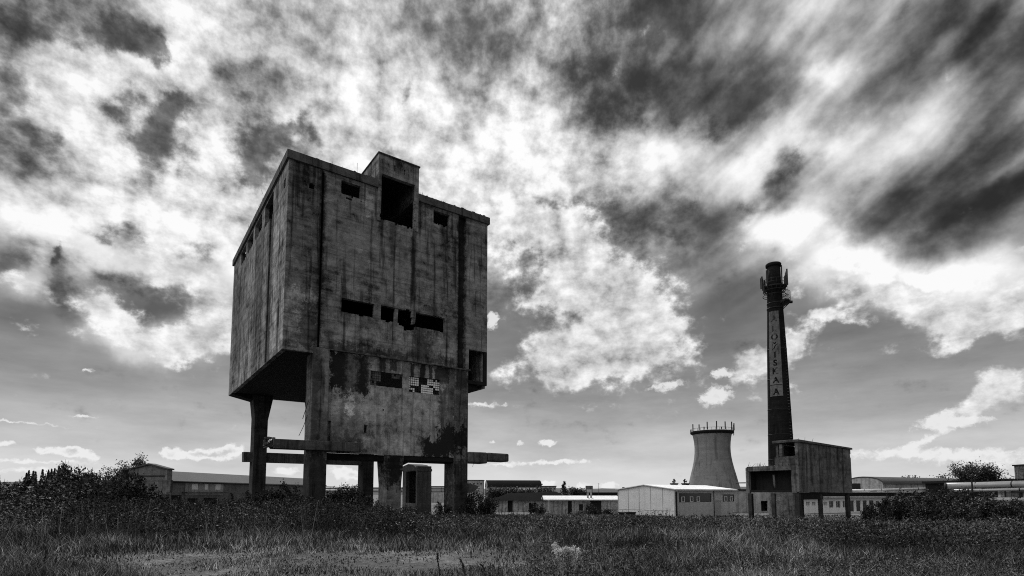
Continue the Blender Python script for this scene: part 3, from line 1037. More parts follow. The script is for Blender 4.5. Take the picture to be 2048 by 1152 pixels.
# ------------------------------------------------------------------ small bunker on legs
def bunker():
    X, Y = xat(1597, 45), 45.0
    g = zg(X, Y)
    root = empty('coal_bunker', (X, Y, 0), SITE)
    tag(root, 'small concrete coal bunker on thin legs in front of the brick chimney', 'bunker')
    M = W['bunker']
    Wd, Dp, Du = 9.4, 4.7, 2.0           # width, depth, depth of the tall part
    zb, zl, zt = 1.72, zat(930, 45), zat(879, 45)
    ze = zt - .35
    mb = MB()
    poly = [(0, zb + .02), (Wd, zb - .1), (Wd, 4.9), (Wd - .1, 4.9), (Wd - .12, 5.2), (Wd, 5.2), (Wd, ze), (0, ze + .28)]
    mb.prism(poly, lambda a, b, d: (a, d, b), 0, .25)
    o = mb.build('front_wall', M, root); bevel(o, .03)
    mb = MB()
    mb.box(Wd - .25, Wd, .253, Dp, zb, ze)
    mb.build('side_wall', M, root)
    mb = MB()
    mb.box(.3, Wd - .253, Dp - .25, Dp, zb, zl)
    mb.build('rear_wall', W['black'], root)  # black colour stands for the bin's shade seen through the open end
    # tall part: left end open above a low parapet, one mullion
    mb = MB()
    mb.box(.001, .25, .253, Du, zl + .02, zl + .75, .02)
    mb.box(.001, .25, 1.3, 1.55, zl + .753, zt - .3)
    mb.box(.3, Wd - .26, Du - .2, Du, zl, zt - .35)
    mb.build('end_wall', M, root)
    mb = MB()
    mb.prism([(-.12, zt - .2), (-.12, zt + .02), (Wd + .15, zt - .25), (Wd + .15, zt - .42)], lambda a, b, d: (a, d, b), -.12, Du + .1)
    bevel(mb.build('roof', W['beam'], root), .03)
    # low part: open frame to the left
    mb = MB()
    mb.box(0, .35, .253, .65, zb - .1, zl - .4, .01)
    mb.box(0, .35, Dp - .3, Dp, zb - .1, zl - .4, .01)
    mb.prism([(.253, zl - .4), (Dp, zl - .4), (Dp, zl - .1), (Dp - .18, zl + .03), (.253, zl + .03)], lambda a, b, d: (d, a, b), 0, .35)
    bevel(mb.build('end_frame', M, root), .04, 2)
    mb = MB()
    mb.box(.36, Wd - .27, Du + .01, Dp - .26, zl - .2, zl)
    mb.build('low_roof', M, root)
    mb = MB()
    mb.box(.1, Wd - .27, .26, Dp - .27, zb, zb + .2)
    mb.box(1.2, 1.4, .26, Dp - .27, zb + .21, zl - .22)
    mb.build('bin_floor', W['soot_shade'], root)
    mb = MB()
    mb.tube([(.3, 2.3, 3.2), (.3, 2.25, 2.4), (.25, 2.2, 2.1)], [.09, .1, .06], 5)
    mb.build('hanging_scrap', W['beam'], root)
    for (t, s, w) in ((.2, .26, .36), (3.9, .26, .3), (8.9, .26, .34), (.2, Dp - .3, .36), (.3, 2.35, .26), (3.9, Dp - .3, .28), (8.9, Dp - .3, .28)):
        mb = MB()
        x0 = max(0, t - w / 2); y0 = max(0.001, s - w / 2)
        mb.box(x0 + .004, x0 + w, y0, y0 + w, -2.2, zb - .103 if not t < .5 else zb - .103, .012)
        bevel(mb.build('leg', W['pillardark'], root), .03)
    mb = MB()
    mb.box(.5, 4.2, .15, .4, zb - .6, zb - .102)
    mb.build('tie_beam', W['soot_shade'], root)
    mb = MB()
    mb.tube([(0, Dp, 2.55), (-.1, Dp + .9, 2.55)], .05, 5)
    mb.build('pipe_stub', W['steel'], root)
    return root
BUNKER = bunker()

# ------------------------------------------------------------------ chimney
CH_Y = 75.0
CH_X = xat(1563.5, CH_Y)
def chimney():
    s = CH_Y / 1104
    g = zg(CH_X, CH_Y)
    root = empty('brick_chimney', (CH_X, CH_Y, 0))
    tag(root, 'tall dark brick chimney carrying antennas and a vertical lettered sign', 'chimney')
    prof_px = [(1045, 27.6), (1020, 26.6), (876, 22.8), (705, 18.4), (640, 15.9), (604, 14.6), (560, 13.2), (534, 12.6)]
    prof = [(r * s, zat(y, CH_Y)) for y, r in prof_px]
    zt = prof[-1][1]
    def rad(z):
        for (r0, z0), (r1, z1) in zip(prof, prof[1:]):
            if z0 <= z <= z1:
                return r0 + (r1 - r0) * (z - z0) / (z1 - z0)
        return prof[-1][0]
    full = []
    for (r0, z0), (r1, z1) in zip(prof, prof[1:]):
        k = max(1, int((z1 - z0) / 1.2))
        for i in range(k):
            full.append((r0 + (r1 - r0) * i / k, z0 + (z1 - z0) * i / k))
    full += [(prof[-1][0], zt), (prof[-1][0] - .25, zt), (prof[-1][0] - .3, zt - 6)]
    mb = MB(); mb.lathe(full, 56)
    mb.build('shaft', W['brick'], root)
    mb = MB()
    mb.lathe([(.86, zt - .05), (1.0, zt), (1.02, zt + .32), (.95, zt + .42), (.6, zt + .42), (.6, zt - .05)], 40)
    mb.build('crown_ring', W['tar'], root)
    for py in (608, 618, 700, 760, 820, 870, 920):
        z = zat(py, CH_Y); r = rad(z)
        t, q = (.05, .06) if py < 650 else (.025, .04)
        mb = MB()
        mb.lathe([(r + .005, z - q), (r + t, z - q), (r + t, z + q), (r + .005, z + q)], 40)
        mb.build('hoop', W['steel'], root)
    # painted base
    mb = MB()
    mb.lathe([(rad(z) + .01, z) for z in np.linspace(zat(1040, CH_Y), zat(984, CH_Y), 6)], 56)
    mb.build('whitewashed_base', concrete('whitewashed brick', .11, .5, .9, 2.0, .2, rows=2.2), root)
    # platforms
    def platform(name, z, r_out, a0, a1, rail_h, skirt):
        mb = MB()
        n = max(6, int((a1 - a0) / .2))
        r_in = rad(z) + .01
        A = [a0 + (a1 - a0) * i / n for i in range(n + 1)]
        vs = []
        for a in A:
            for r, zz in ((r_in, z - .3), (r_out, z - .06), (r_out, z + .1), (r_in, z + .1)):
                vs.append((r * math.cos(a), r * math.sin(a), zz))
        fs = []
        for i in range(n):
            for k in range(4):
                k2 = (k + 1) % 4
                fs.append((i * 4 + k, i * 4 + k2, (i + 1) * 4 + k2, (i + 1) * 4 + k))
        fs += [(0, 1, 2, 3), tuple(n * 4 + k for k in (3, 2, 1, 0))]
        mb.add(vs, fs)
        o = mb.build(name, W['steel'], root)
        rb = MB()
        for hh in (rail_h, rail_h * .55):
            rb.tube([(r_out * math.cos(a), r_out * math.sin(a), z + hh) for a in A], .03, 5)
        for a in A[::2]:
            rb.tube([(r_out * math.cos(a), r_out * math.sin(a), z + .1), (r_out * math.cos(a), r_out * math.sin(a), z + rail_h)], .028, 5)
            rb.tube([(r_out * math.cos(a), r_out * math.sin(a), z), (r_in * math.cos(a) * .99, r_in * math.sin(a) * .99, z - skirt)], .035, 5)
        rb.build('railing', W['steel'], o)
        return o
    zp = zat(576, CH_Y)
    platform('antenna_platform', zp, 1.52, 0, 2 * math.pi, 1.0, .9)
    for zz, rr in ((zp - .5, 1.45), (zp - 1.15, 1.5)):
        mb = MB()
        mb.lathe([(rr - .03, zz - .03), (rr + .03, zz - .03), (rr + .03, zz + .03), (rr - .03, zz + .03), (rr - .03, zz - .03)], 24)
        for k in range(8):
            a = k * math.pi / 4 + .2
            mb.tube([(rr * math.cos(a), rr * math.sin(a), zz), (.9 * math.cos(a), .9 * math.sin(a), zz)], .03, 5)
        mb.build('support_ring', W['steel'], root)
    z2 = zat(607, CH_Y)
    o2 = platform('side_platform', z2, 1.95, R(-75), R(35), 1.35, .9)
    mb = MB()   # ladder cage hoops and a spotlight drum
    for k in range(3):
        zz = z2 + 1.0 + k * .8
        mb.tube([(1.35 + .35 * math.cos(a), -.2 + .35 * math.sin(a), zz) for a in np.linspace(0, 2 * math.pi, 13)], .025, 4)
    for a in (0, 1.6, 3.1, 4.7):
        mb.tube([(1.35 + .35 * math.cos(a), -.2 + .35 * math.sin(a), z2), (1.35 + .35 * math.cos(a), -.2 + .35 * math.sin(a), z2 + 2.7)], .022, 4)
    mb.build('ladder_cage', W['steel'], root)
    mb = MB()
    mb.tube([(1.95, -.3, z2 + .1), (2.25, -.35, z2 + .12)], [.18, .2], 10)
    mb.build('floodlight', W['steel'], root)
    # panel antennas
    for (a, r, h, dz, w) in ((R(182), 1.72, 1.7, -.1, .2), (R(215), 1.7, 1.9, .25, .24), (R(150), 1.68, 1.5, .2, .2), (R(-8), 1.75, 2.3, .35, .2), (R(12), 1.95, 2.1, .3, .22),
                             (R(-42), 1.6, 1.4, 0, .2), (R(60), 1.7, 1.6, .2, .22), (R(110), 1.7, 1.6, .1, .22), (R(-60), 1.66, 1.2, 0, .16), (R(-28), 1.0, 2.8, .3, .06), (R(197), 1.8, 1.2, -.9, .16)):
        mb = MB()
        c, sn = math.cos(a), math.sin(a)
        z0 = zp + dz
        pts = [(r - .08, -w / 2), (r + .08, -w / 2), (r + .08, w / 2), (r - .08, w / 2)]
        mb.prism(pts, lambda p, q, d: (p * c - q * sn, p * sn + q * c, d), z0, z0 + h)
        o = mb.build('panel_antenna', W['antenna'], root)
        pm = MB()
        pm.tube([((r - .16) * c, (r - .16) * sn, z0 - .3), ((r - .16) * c, (r - .16) * sn, z0 + h * .85)], .035, 5)
        pm.build('mast', W['steel'], o)
    # the sign wrapped on the shaft
    zt_s, zb_s = zat(626, CH_Y), zat(795, CH_Y)
    ac = R(270 - 38)
    half0, half1 = R(34), R(34)
    def onshaft(u, z, off):
        """u in metres along the arc from the sign's middle"""
        r = rad(z)
        a = ac + u / (r + .02)
        return ((r + off) * math.cos(a), (r + off) * math.sin(a), z)
    mb = MB()
    n, m_ = 14, 36
    vs = []
    for off in (.03, .06):
        for j in range(m_ + 1):
            z = zb_s + (zt_s - zb_s) * j / m_
            hw = rad(z) * .60
            for i in range(n + 1):
                vs.append(onshaft(-hw + 2 * hw * i / n, z, off))
    st = (m_ + 1) * (n + 1)
    fs = []
    for j in range(m_):
        for i in range(n):
            q = j * (n + 1) + i
            fs.append((q, q + 1, q + n + 2, q + n + 1))
            fs.append((st + q, st + q + 1, st + q + n + 2, st + q + n + 1))
    for j in range(m_):
        for i in (0, n):
            q = j * (n + 1) + i
            fs.append((q, q + n + 1, st + q + n + 1, st + q))
    for i in range(n):
        for j in (0, m_):
            q = j * (n + 1) + i
            fs.append((q, q + 1, st + q + 1, st + q))
    mb.add(vs, fs, False)
    sg = mb.build('sign_board', W['sign'], root)
    letters = [('A', 641), ('L', 661), ('O', 677.5), ('\u017d', 696), ('I', 713), ('S', 729), ('K', 745), ('A', 763), ('A', 786)]
    dark, pale = MB(), MB()
    for ch, py in letters:
        cu = bpy.data.curves.new('t', 'FONT')
        cu.body = ch
        cu.align_x = 'CENTER'; cu.align_y = 'CENTER'
        cu.size = 1.0; cu.offset = .035
        ob = bpy.data.objects.new('t', cu)
        COL.objects.link(ob)
        bpy.context.view_layer.update()
        me = bpy.data.meshes.new_from_object(ob.evaluated_get(bpy.context.evaluated_depsgraph_get()))
        bpy.data.objects.remove(ob)
        zs = [v.co.y for v in me.vertices]
        xs_ = [v.co.x for v in me.vertices]
        zc = (min(zs) + max(zs)) / 2
        k = .86 / (max(zs) - min(zs)) * (1.25 if ch == '\u017d' else 1)
        xc = (min(xs_) + max(xs_)) / 2
        zc0 = zat(py, CH_Y)
        vv = [onshaft((v.co.x - xc) * k * .92 + .02, zc0 + (v.co.y - zc) * k, .075) for v in me.vertices]
        (pale if py < 670 else dark).add(vv, [tuple(p.vertices) for p in me.polygons])
        bpy.data.meshes.remove(me)
    zl = zat(772.5, CH_Y); hw = rad(zl) * .56
    dark.add([onshaft(-hw + 2 * hw * i / 8, zl + dz, .07) for dz in (-.04, .04) for i in range(9)], [(i, i + 1, i + 10, i + 9) for i in range(8)])
    dark.build('lettering', W['ink'], sg)
    pale.build('lettering', W['ink2'], sg)
    # climbing irons
    mb = MB()
    for k in range(60):
        z = zat(1020, CH_Y) + k * .42
        r = rad(min(z, zt))
        if z > zt - 1: break
        a = R(-62)
        mb.tube([(r * math.cos(a - .1), r * math.sin(a - .1), z), ((r + .16) * math.cos(a), (r + .16) * math.sin(a), z), (r * math.cos(a + .12), r * math.sin(a + .12), z)], .018, 4)
    o = mb.build('climbing_irons', W['bunker'], root)
    return root
chimney()

# ------------------------------------------------------------------ cooling tower
def cooling():
    Y = 240.0
    s = Y / 1104
    X = xat(1426, Y)
    root = empty('cooling_tower', (X, Y, 0))
    tag(root, 'waisted grey concrete cooling tower with antennas round its rim behind the white shed', 'cooling tower')
    pts = [(1003, 57), (990, 53.5), (978, 50), (964, 46.4), (950, 43), (937, 39.6), (925, 36.9), (915, 35.2), (905, 34.2), (895, 34.0), (885, 34.6), (875, 36), (868, 37.5)]
    prof = [(r * s, zat(y, Y)) for y, r in pts]
    zt = prof[-1][1]
    prof += [(prof[-1][0] - .4, zt), (prof[-1][0] - .9, zt - 5)]
    mb = MB(); mb.lathe(prof, 72)
    mb.build('shell', W['cool'], root)
    mb = MB()
    r = 37.5 * s
    mb.lathe([(r + .05, zt - .3), (r + .9, zt + .25), (r + .9, zt + 1.0), (r - .3, zt + 1.0), (r - .3, zt - .3)], 72)
    mb.build('rim_gallery', W['tar'], root)
    mb = MB()
    for k in range(36):
        a = k * 2 * math.pi / 36
        mb.tube([((r + .8) * math.cos(a), (r + .8) * math.sin(a), zt + 1.0), ((r + .8) * math.cos(a), (r + .8) * math.sin(a), zt + 2.1)], .06, 4)
    mb.tube([((r + .8) * math.cos(a), (r + .8) * math.sin(a), zt + 2.1) for a in np.linspace(0, 2 * math.pi, 49)], .06, 4)
    mb.build('railing', W['steel'], root)
    for px, h in ((1383, 3.6), (1390, 3.0), (1397, 1.6), (1402, 4.0), (1418, 4.2), (1427, 1.4), (1435, 4.0), (1451, 4.2), (1460, 3.8), (1464.5, 3.4)):
        u = max(-.985, min(.985, (px - 1423.5) / 41.5))
        a = -math.acos(u)
        x, y = (r + .95) * math.cos(a), (r + .95) * math.sin(a)
        mb = MB()
        h *= .85
        mb.box(x - .19, x + .19, y - .15, y + .15, zt + 1.2, zt + 1.0 + h)
        mb.tube([(x, y + .3, zt - .8), (x, y + .3, zt + 1 + h * .9)], .1, 5)
        mb.build('panel_antenna', W['antenna'], root)
cooling()

# ------------------------------------------------------------------ plain buildings
def gable_building(name, label, cat, X, Y, rz, wid, leng, z0, ze, zr, wmat, rmat, over=.35, holes_front=(), holes_side=(), roof_th=.12):
    """corner at local origin; gable end along local y (x=0 plane faces left), length along x, near long side y=0"""
    root = empty(name, (X, Y, 0), rz)
    tag(root, label, cat)
    mb = MB()
    wall(mb, lambda u, d, z: (u, d, z), 0, leng, z0, ze, .25, list(holes_side))
    mb.build('side_wall', W[wmat], root)
    mb = MB()
    wall(mb, lambda u, d, z: (u, wid - d, z), 0, leng, z0, ze, .25, [])
    mb.build('rear_wall', W[wmat], root)
    for x in (.001, leng - .251):
        mb = MB()
        mb.prism([(.252, z0), (wid - .252, z0), (wid - .252, ze), (wid / 2, zr - .02), (.252, ze)], lambda a, b, d: (d, a, b), x, x + .25)
        mb.build('gable_wall', W[wmat], root)
    mb = MB()
    sl = (zr - ze) / (wid / 2)
    prof = [(-over, ze - over * sl + .02), (wid / 2, zr + .02), (wid + over, ze - over * sl + .02), (wid + over, ze - over * sl + roof_th + .02), (wid / 2, zr + roof_th + .02), (-over, ze - over * sl + roof_th + .02)]
    mb.prism(prof, lambda a, b, d: (d, a, b), -over, leng + over)
    mb.build('roof', W[rmat], root)
    return root

def window(parent, x0, x1, y, z0, z1, nx=2, nz=1, bar=.06, gmat='glass', fmat='frame', depth=.12):
    """a framed window set into a side wall opening (plane y)"""
    f = MB()
    f.box(x0, x1, y, y + depth, z0, z0 + bar); f.box(x0, x1, y, y + depth, z1 - bar, z1)
    f.box(x0, x0 + bar, y, y + depth, z0 + bar, z1 - bar); f.box(x1 - bar, x1, y, y + depth, z0 + bar, z1 - bar)
    for i in range(1, nx):
        x = x0 + (x1 - x0) * i / nx
        f.box(x - bar / 2, x + bar / 2, y + .01, y + depth - .01, z0 + bar, z1 - bar)
    for j in range(1, nz):
        z = z0 + (z1 - z0) * j / nz
        f.box(x0 + bar, x1 - bar, y + .02, y + depth - .02, z - bar / 2, z + bar / 2)
    o = f.build('window', W[fmat], parent)
    g = MB(); g.box(x0 + bar, x1 - bar, y + .05, y + .07, z0 + bar, z1 - bar)
    g.build('pane', W[gmat], o)
    return o

def white_shed():
    X, Y = xat(1349, 85), 85.0
    z0 = -2.6
    ze, zr = zat(979.5, 85), 2.85
    L = 15.8
    hs = [(.9, 9.2, ze - 1.95, ze - .55), (12.2, 15.5, ze - 1.95, ze - .75), (10.1, 11.9, -2.6, ze - 1.75)]
    root = gable_building('factory_shed', 'white panelled shed with low gable roof, pale end wall and strip windows', 'shed', X, Y, SITE, 12.0, L, z0, ze, zr, 'bluewall', 'roofwhite', .3, holes_side=hs)
    for o in list(root.children):
        if o.name.startswith('gable_wall'):
            o.data.materials[0] = W['white']
    window(root, .9, 9.2, .06, ze - 1.95, ze - .55, 1, 1, .05, 'glass', 'steel')
    window(root, 12.2, 15.5, .06, ze - 1.95, ze - .75, 1, 1, .05, 'glass', 'steel')
    for x in (1.6, 3.7, 5.4, 12.8, 14.4):
        window(root, x, x + .75, .02, ze - 1.9, ze - 1.05, 1, 1, .09)
    mb = MB(); mb.box(10.12, 11.88, .08, .14, -2.6, ze - 1.78)
    mb.build('door', simple('shed door', .3, .6), root)
    mb = MB()
    for y in (2.4, 4.8, 7.2, 9.6):
        mb.box(-.03, .0, y - .03, y + .03, z0, ze + (zr - ze) * (1 - abs(y - 6) / 6) - .05)
    mb.box(-.025, 0, .3, 11.7, -1.15, -1.1)
    mb.build('panel_joint', simple('joint filler', .25, .8), root)
    mb = MB()
    mb.box(-.32, .03, -.34, -.27, z0 + .1, ze - .3)
    mb.tube([(9.7, -.09, z0), (9.7, -.09, ze - .2)], .06, 6)
    mb.build('downpipe', W['steel'], root)
    mb = MB()
    mb.tube([(-.3, -.42, ze - .1), (L + .3, -.42, ze - .12)], .08, 6)
    mb.build('gutter', W['graywall'], root)
white_shed()

def annex():
    # paler building behind and right of the white shed, two boxy roof vents with weeds
    Y = 108.0
    X0, X1 = xat(1440, Y), xat(1545, Y + 5)
    zt = zat(981, Y)
    root = empty('rear_workshop', (X0, Y, 0), R(6))
    tag(root, 'flat-roofed pale workshop with one black doorway, seen beside the bunker legs', 'workshop')
    L = 12.0
    mb = MB()
    wall(mb, lambda u, d, z: (u, d, z), 0, L, -2.7, zt, .3, [(8.2, 9.6, -1.9, .05)])
    mb.box(0, .3, .303, 8, -2.7, zt); mb.box(L - .3, L, .303, 8, -2.7, zt); mb.box(.303, L - .303, 7.7, 8, -2.7, zt)
    mb.build('wall', W['graywall'], root)
    mb = MB(); mb.box(-.2, L + .2, -.2, 8.2, zt + .003, zt + .25)
    mb.build('roof', W['tar'], root)
    mb = MB(); mb.box(8.2, 9.6, 1.2, 1.25, -2.7, .2)
    mb.build('door', W['black'], root)  # near-black sheet standing in for the unlit interior
    return root
annex()

def vents():
    # boxy brick stacks on the shed's rear slope
    for px in (1347.5, 1370):
        Y = 97.0
        X = xat(px, Y)
        root = empty('roof_stack', (X, Y, 0), SITE)
        tag(root, 'boxy dark stack with weeds on the shed roof, %s one' % ('left' if px < 1360 else 'right'), 'stack', 'stacks on the shed roof')
        mb = MB(); mb.box(-.45, .45, -.45, .45, 1.4, zat(968, Y))
        mb.build('body', W['tar'], root)
        mb = MB(); mb.box(-.52, .52, -.52, .52, zat(968, Y) + .003, zat(967, Y) + .05)
        mb.build('cap', W['steel'], root)
        mb = MB()
        for k in range(9):
            a = random.uniform(-.45, .45); h = random.uniform(.25, .75)
            mb.tube([(a, 0, zat(967, Y)), (a + random.uniform(-.2, .2), 0, zat(967, Y) + h)], .03, 4)
            mb.box(a - .1, a + .1, -.05, .05, zat(967, Y) + h - .1, zat(967, Y) + h + .08, .06)
        mb.build('weed', W['leafdark'], root)
vents()

def brick_hall():
    # long wing going away from us, arched windows, with a taller gabled block at its near end
    a = Vector((xat(339, 100), 100, 0)); b = Vector((xat(650, 165), 165, 0))
    ang = math.atan2(b.y - a.y, b.x - a.x)
    L = (b - a).length
    root = empty('brick_hall', (a.x, a.y, 0), ang)
    tag(root, 'long low brick hall with tiled roof and arched windows behind the left pillar', 'hall')
    ze, zr = zat(963, 100), zat(942, 100)
    wins = []
    def along(px):
        r = (px - 1024) / 1104
        d = (b - a).normalized()
        return (r * a.y - a.x) / (d.x - r * d.y)
    mb = MB()
    holes = []
    arch = [along(p) for p in (464, 500, 532, 565, 597, 619, 640)]
    for u in arch:
        holes += [(u - 1.1, u + 1.1, -1.0, .9), (u - .85, u + .85, .9, 1.45), (u - .4, u + .4, 1.45, 1.65)]
    bays = [(along(345), along(366), -2.4, 1.2), (along(378), along(398), -2.4, .6), (along(410), along(440), -1.2, .6)]
    holes += bays
    wall(mb, lambda u, d, z: (u, d, z), 0, L, -2.6, ze, .4, holes)
    mb.box(0, .4, .403, 9, -2.6, ze); mb.box(L - .4, L, .403, 9, -2.6, ze); mb.box(.403, L - .403, 8.6, 9, -2.6, ze)
    mb.build('wall', W['darkbrick'], root)
    mb = MB()
    mb.prism([(-.5, ze - .1), (4.5, zr), (9.5, ze - .1), (9.5, ze + .12), (4.5, zr + .22), (-.5, ze + .12)], lambda p, q, d: (d, p, q), -.1, L + .4)
    mb.build('roof', W['roofgray'], root)
    mb = MB(); mb.tube([(0, -.5, ze - .1), (L, -.5, ze - .1)], .14, 6)
    mb.build('gutter', W['steel'], root)
    for u in arch:
        mb = MB(); mb.box(u - 1.1, u + 1.1, .25, .3, -1.0, 1.65)
        mb.build('window', W['glass'], root)
    for (x0, x1, z0, z1) in bays:
        mb = MB(); mb.box(x0, x1, .32, .36, z0, z1)
        mb.build('doorway', W['black'], root)
    for p0, p1 in ((385, 397), (432, 442), (411, 417)):
        mb = MB(); mb.box(along(p0), along(p1), -.06, -.003, zat(979, 104), zat(967, 104))
        mb.build('pale_panel', W['white'] if p0 != 411 else W['whiteold'], root)
    mb = MB()
    mb.box(along(372), along(448), -.05, -.003, zat(967, 104) - 2.2, zat(967, 104) + .1)
    mb.build('render_patch', W['graywall'], root)
    mb = MB(); mb.box(along(366), along(448), -1.1, -.06, zat(984, 104) - .15, zat(984, 104))
    mb.build('loading_dock', W['beam'], root)
    # near gable block
    g = empty('gabled_block', (xat(258, 99), 99, 0), R(-4))
    tag(g, 'gabled grey end block with string course at the near end of the brick hall', 'building')
    wid = xat(338, 99) - xat(258, 99)
    z1, z2 = zat(940, 99), zat(930, 99)
    mb = MB()
    mb.prism([(0, -2.8), (wid, -2.8), (wid, z1), (wid * .53, z2), (0, z1)], lambda p, q, d: (p, d, q), 0, 1.4)
    mb.build('wall', W['darkbrick'], g)
    mb = MB()
    mb.prism([(-.3, z1 + .0), (wid * .53, z2 + .03), (wid + .3, z1 + .0), (wid + .3, z1 + .25), (wid * .53, z2 + .3), (-.3, z1 + .25)], lambda p, q, d: (p, d, q), -.3, 1.5)
    mb.build('roof', W['roofgray'], g)
    mb = MB(); mb.box(.4, wid - .1, -.12, -.003, zat(953, 99), zat(951, 99)); 
    mb.build('string_course', W['steel'], g)
    mb = MB(); mb.box(wid - .25, wid + .15, -.14, .3, -2.8, z1 - .02)
    mb.build('corner_pier', W['darkbrick'], g)
    mb = MB(); mb.box(1.6, 1.75, -.1, -.004, zat(954, 99), zat(945, 99))
    mb.build('bracket', W['steel'], g)
    # leaning lean-to on its left
    l = empty('lean_to', (xat(246, 100), 100, 0), R(-4))
    tag(l, 'small dark lean-to against the left wall of the gabled block', 'shed')
    mb = MB(); w2 = xat(257, 100) - xat(246, 100)
    mb.prism([(0, -2.8), (w2, -2.8), (w2, zat(941, 100)), (0, zat(943, 100))], lambda p, q, d: (p, d, q), .2, 4)
    mb.build('wall', W['tar'], l)
    mb = MB(); mb.box(-.3, w2, 0, 4.2, zat(941, 100) + .01, zat(939.5, 100))
    mb.build('roof', W['roofdark'], l)
brick_hall()

def workshop_row():
    # dark hipped roof and the low white-roofed shed in front of it
    Y = 112.0
    x0, x1 = xat(984, Y), xat(1140, Y)
    root = empty('hipped_workshop', (x0, Y, 0))
    tag(root, 'low workshop under a dark hipped roof right of the tower', 'workshop')
    L = x1 - x0
    ze, zr = zat(1000, Y), zat(983, Y)
    mb = MB()
    hs = [(3.2, 4.2, -2.6, ze - .1), (7.5, 9, -2.6, -.4)]
    wall(mb, lambda u, d, z: (u, d, z), 0, L, -2.6, ze, .3, hs)
    mb.box(0, .3, .303, 8, -2.6, ze); mb.box(L - .3, L, .303, 8, -2.6, ze)
    mb.build('wall', W['drab'], root)
    mb = MB()
    e = .5
    vs = [(-e, -e, ze - .1), (L + e, -e, ze - .1), (L + e, 8 + e, ze - .1), (-e, 8 + e, ze - .1), (3.2, 4, zr - .35), (L - 2.5, 4, zr)]
    mb.add(vs, [(0, 1, 5, 4), (1, 2, 5), (2, 3, 4, 5), (3, 0, 4), (0, 3, 2, 1)])
    mb.build('roof', W['roofdark'], root)
    for (a, b, c, d) in hs:
        mb = MB(); mb.box(a, b, .2, .24, c, d); mb.build('doorway', W['black'], root)
    Y = 100.0
    x0, x1 = xat(1100, Y), xat(1240, Y)
    root = empty('low_shed', (x0, Y, 0))
    tag(root, 'long low shed with bright sheet roof left of the white panelled shed', 'shed')
    L = x1 - x0
    zf, zb = zat(1000, Y), zat(993, Y)
    hs = [(3.2, 3.9, -2.6, zf - .2), (5.2, 5.9, -2.6, -.4), (7.2, 9.2, -2.6, zf - .15)]
    mb = MB()
    wall(mb, lambda u, d, z: (u, d, z), 0, L, -2.7, zf, .25, hs)
    mb.box(0, .25, .253, 7, -2.7, zf); mb.box(L - .25, L, .253, 7, -2.7, zf)
    mb.build('wall', W['drab'], root)
    for (a, b, c, d) in hs:
        mb = MB(); mb.box(a, b, .15, .2, c, d); mb.build('doorway', W['steel'], root)
    mb = MB()
    mb.prism([(-.6, zf - .05), (3.4, zb), (7.5, zf), (7.5, zf + .14), (3.4, zb + .14), (-.6, zf + .1)], lambda p, q, d: (d, p, q), -1.2, L)
    mb.build('roof', W['roofwhite'], root)
    for u in (6.8, 7.4):
        mb = MB(); mb.box(u, u + .3, 1.0, 1.3, zf, zf + 1.35)
        mb.build('chimney_pot', W['graywall'], root)
    # skip and scrap heaps in front
    X = xat(1253, 84)
    sk = empty('skip', (X, 84, zg(X, 84)), SITE)
    tag(sk, 'low dark open skip standing in front of the white shed gable', 'skip')
    mb = MB()
    mb.prism([(-1.0, .15), (1.0, .15), (1.25, .85), (-1.25, .85)], lambda a, b, d: (a, d, b), -.6, .6)
    mb.build('tub', W['steel'], sk)
    mb = MB(); mb.box(-1.3, 1.3, -.66, -.6, .78, .88); mb.box(-1.3, 1.3, .6, .66, .78, .88)
    mb.build('rim', W['tar'], sk)
    for i, (px, r, lab) in enumerate(((1210, 1.6, 'dark heap of scrap and brush beside the white shed'), (1165, 1.3, 'tangled heap of dead branches before the low shed'))):
        X = xat(px, 92)
        mb = MB()
        for _ in range(70):
            a = random.uniform(0, 6.28); q = random.uniform(0, r * 1.6)
            x, y = q * math.cos(a), q * math.sin(a) * .6
            hh = max(.1, (1 - q / (r * 1.7)) * r * .75)
            d = Vector((random.uniform(-1, 1), random.uniform(-.6, .6), random.uniform(-.2, .5))).normalized() * random.uniform(.4, 1.2)
            z = random.uniform(0, hh)
            mb.tube([(x - d.x, y - d.y, max(0, z - d.z)), (x + d.x, y + d.y, z + abs(d.z))], random.uniform(.02, .06), 4)
        if i == 0:
            for _ in range(30):
                a = random.uniform(-r, r); w = random.uniform(.2, .6)
                h0 = max(.05, (1 - abs(a) / r) * r * .6) * random.random()
                mb.box(a, a + w, random.uniform(-.6, .3), .5, h0, h0 + random.uniform(.1, .3), .1)
        o = mb.build('scrap_heap' if i == 0 else 'brush_pile', W['tar'] if i == 0 else W['bark'])
        o.location = (X, 92, zg(X, 92))
        tag(o, lab, 'heap')
workshop_row()

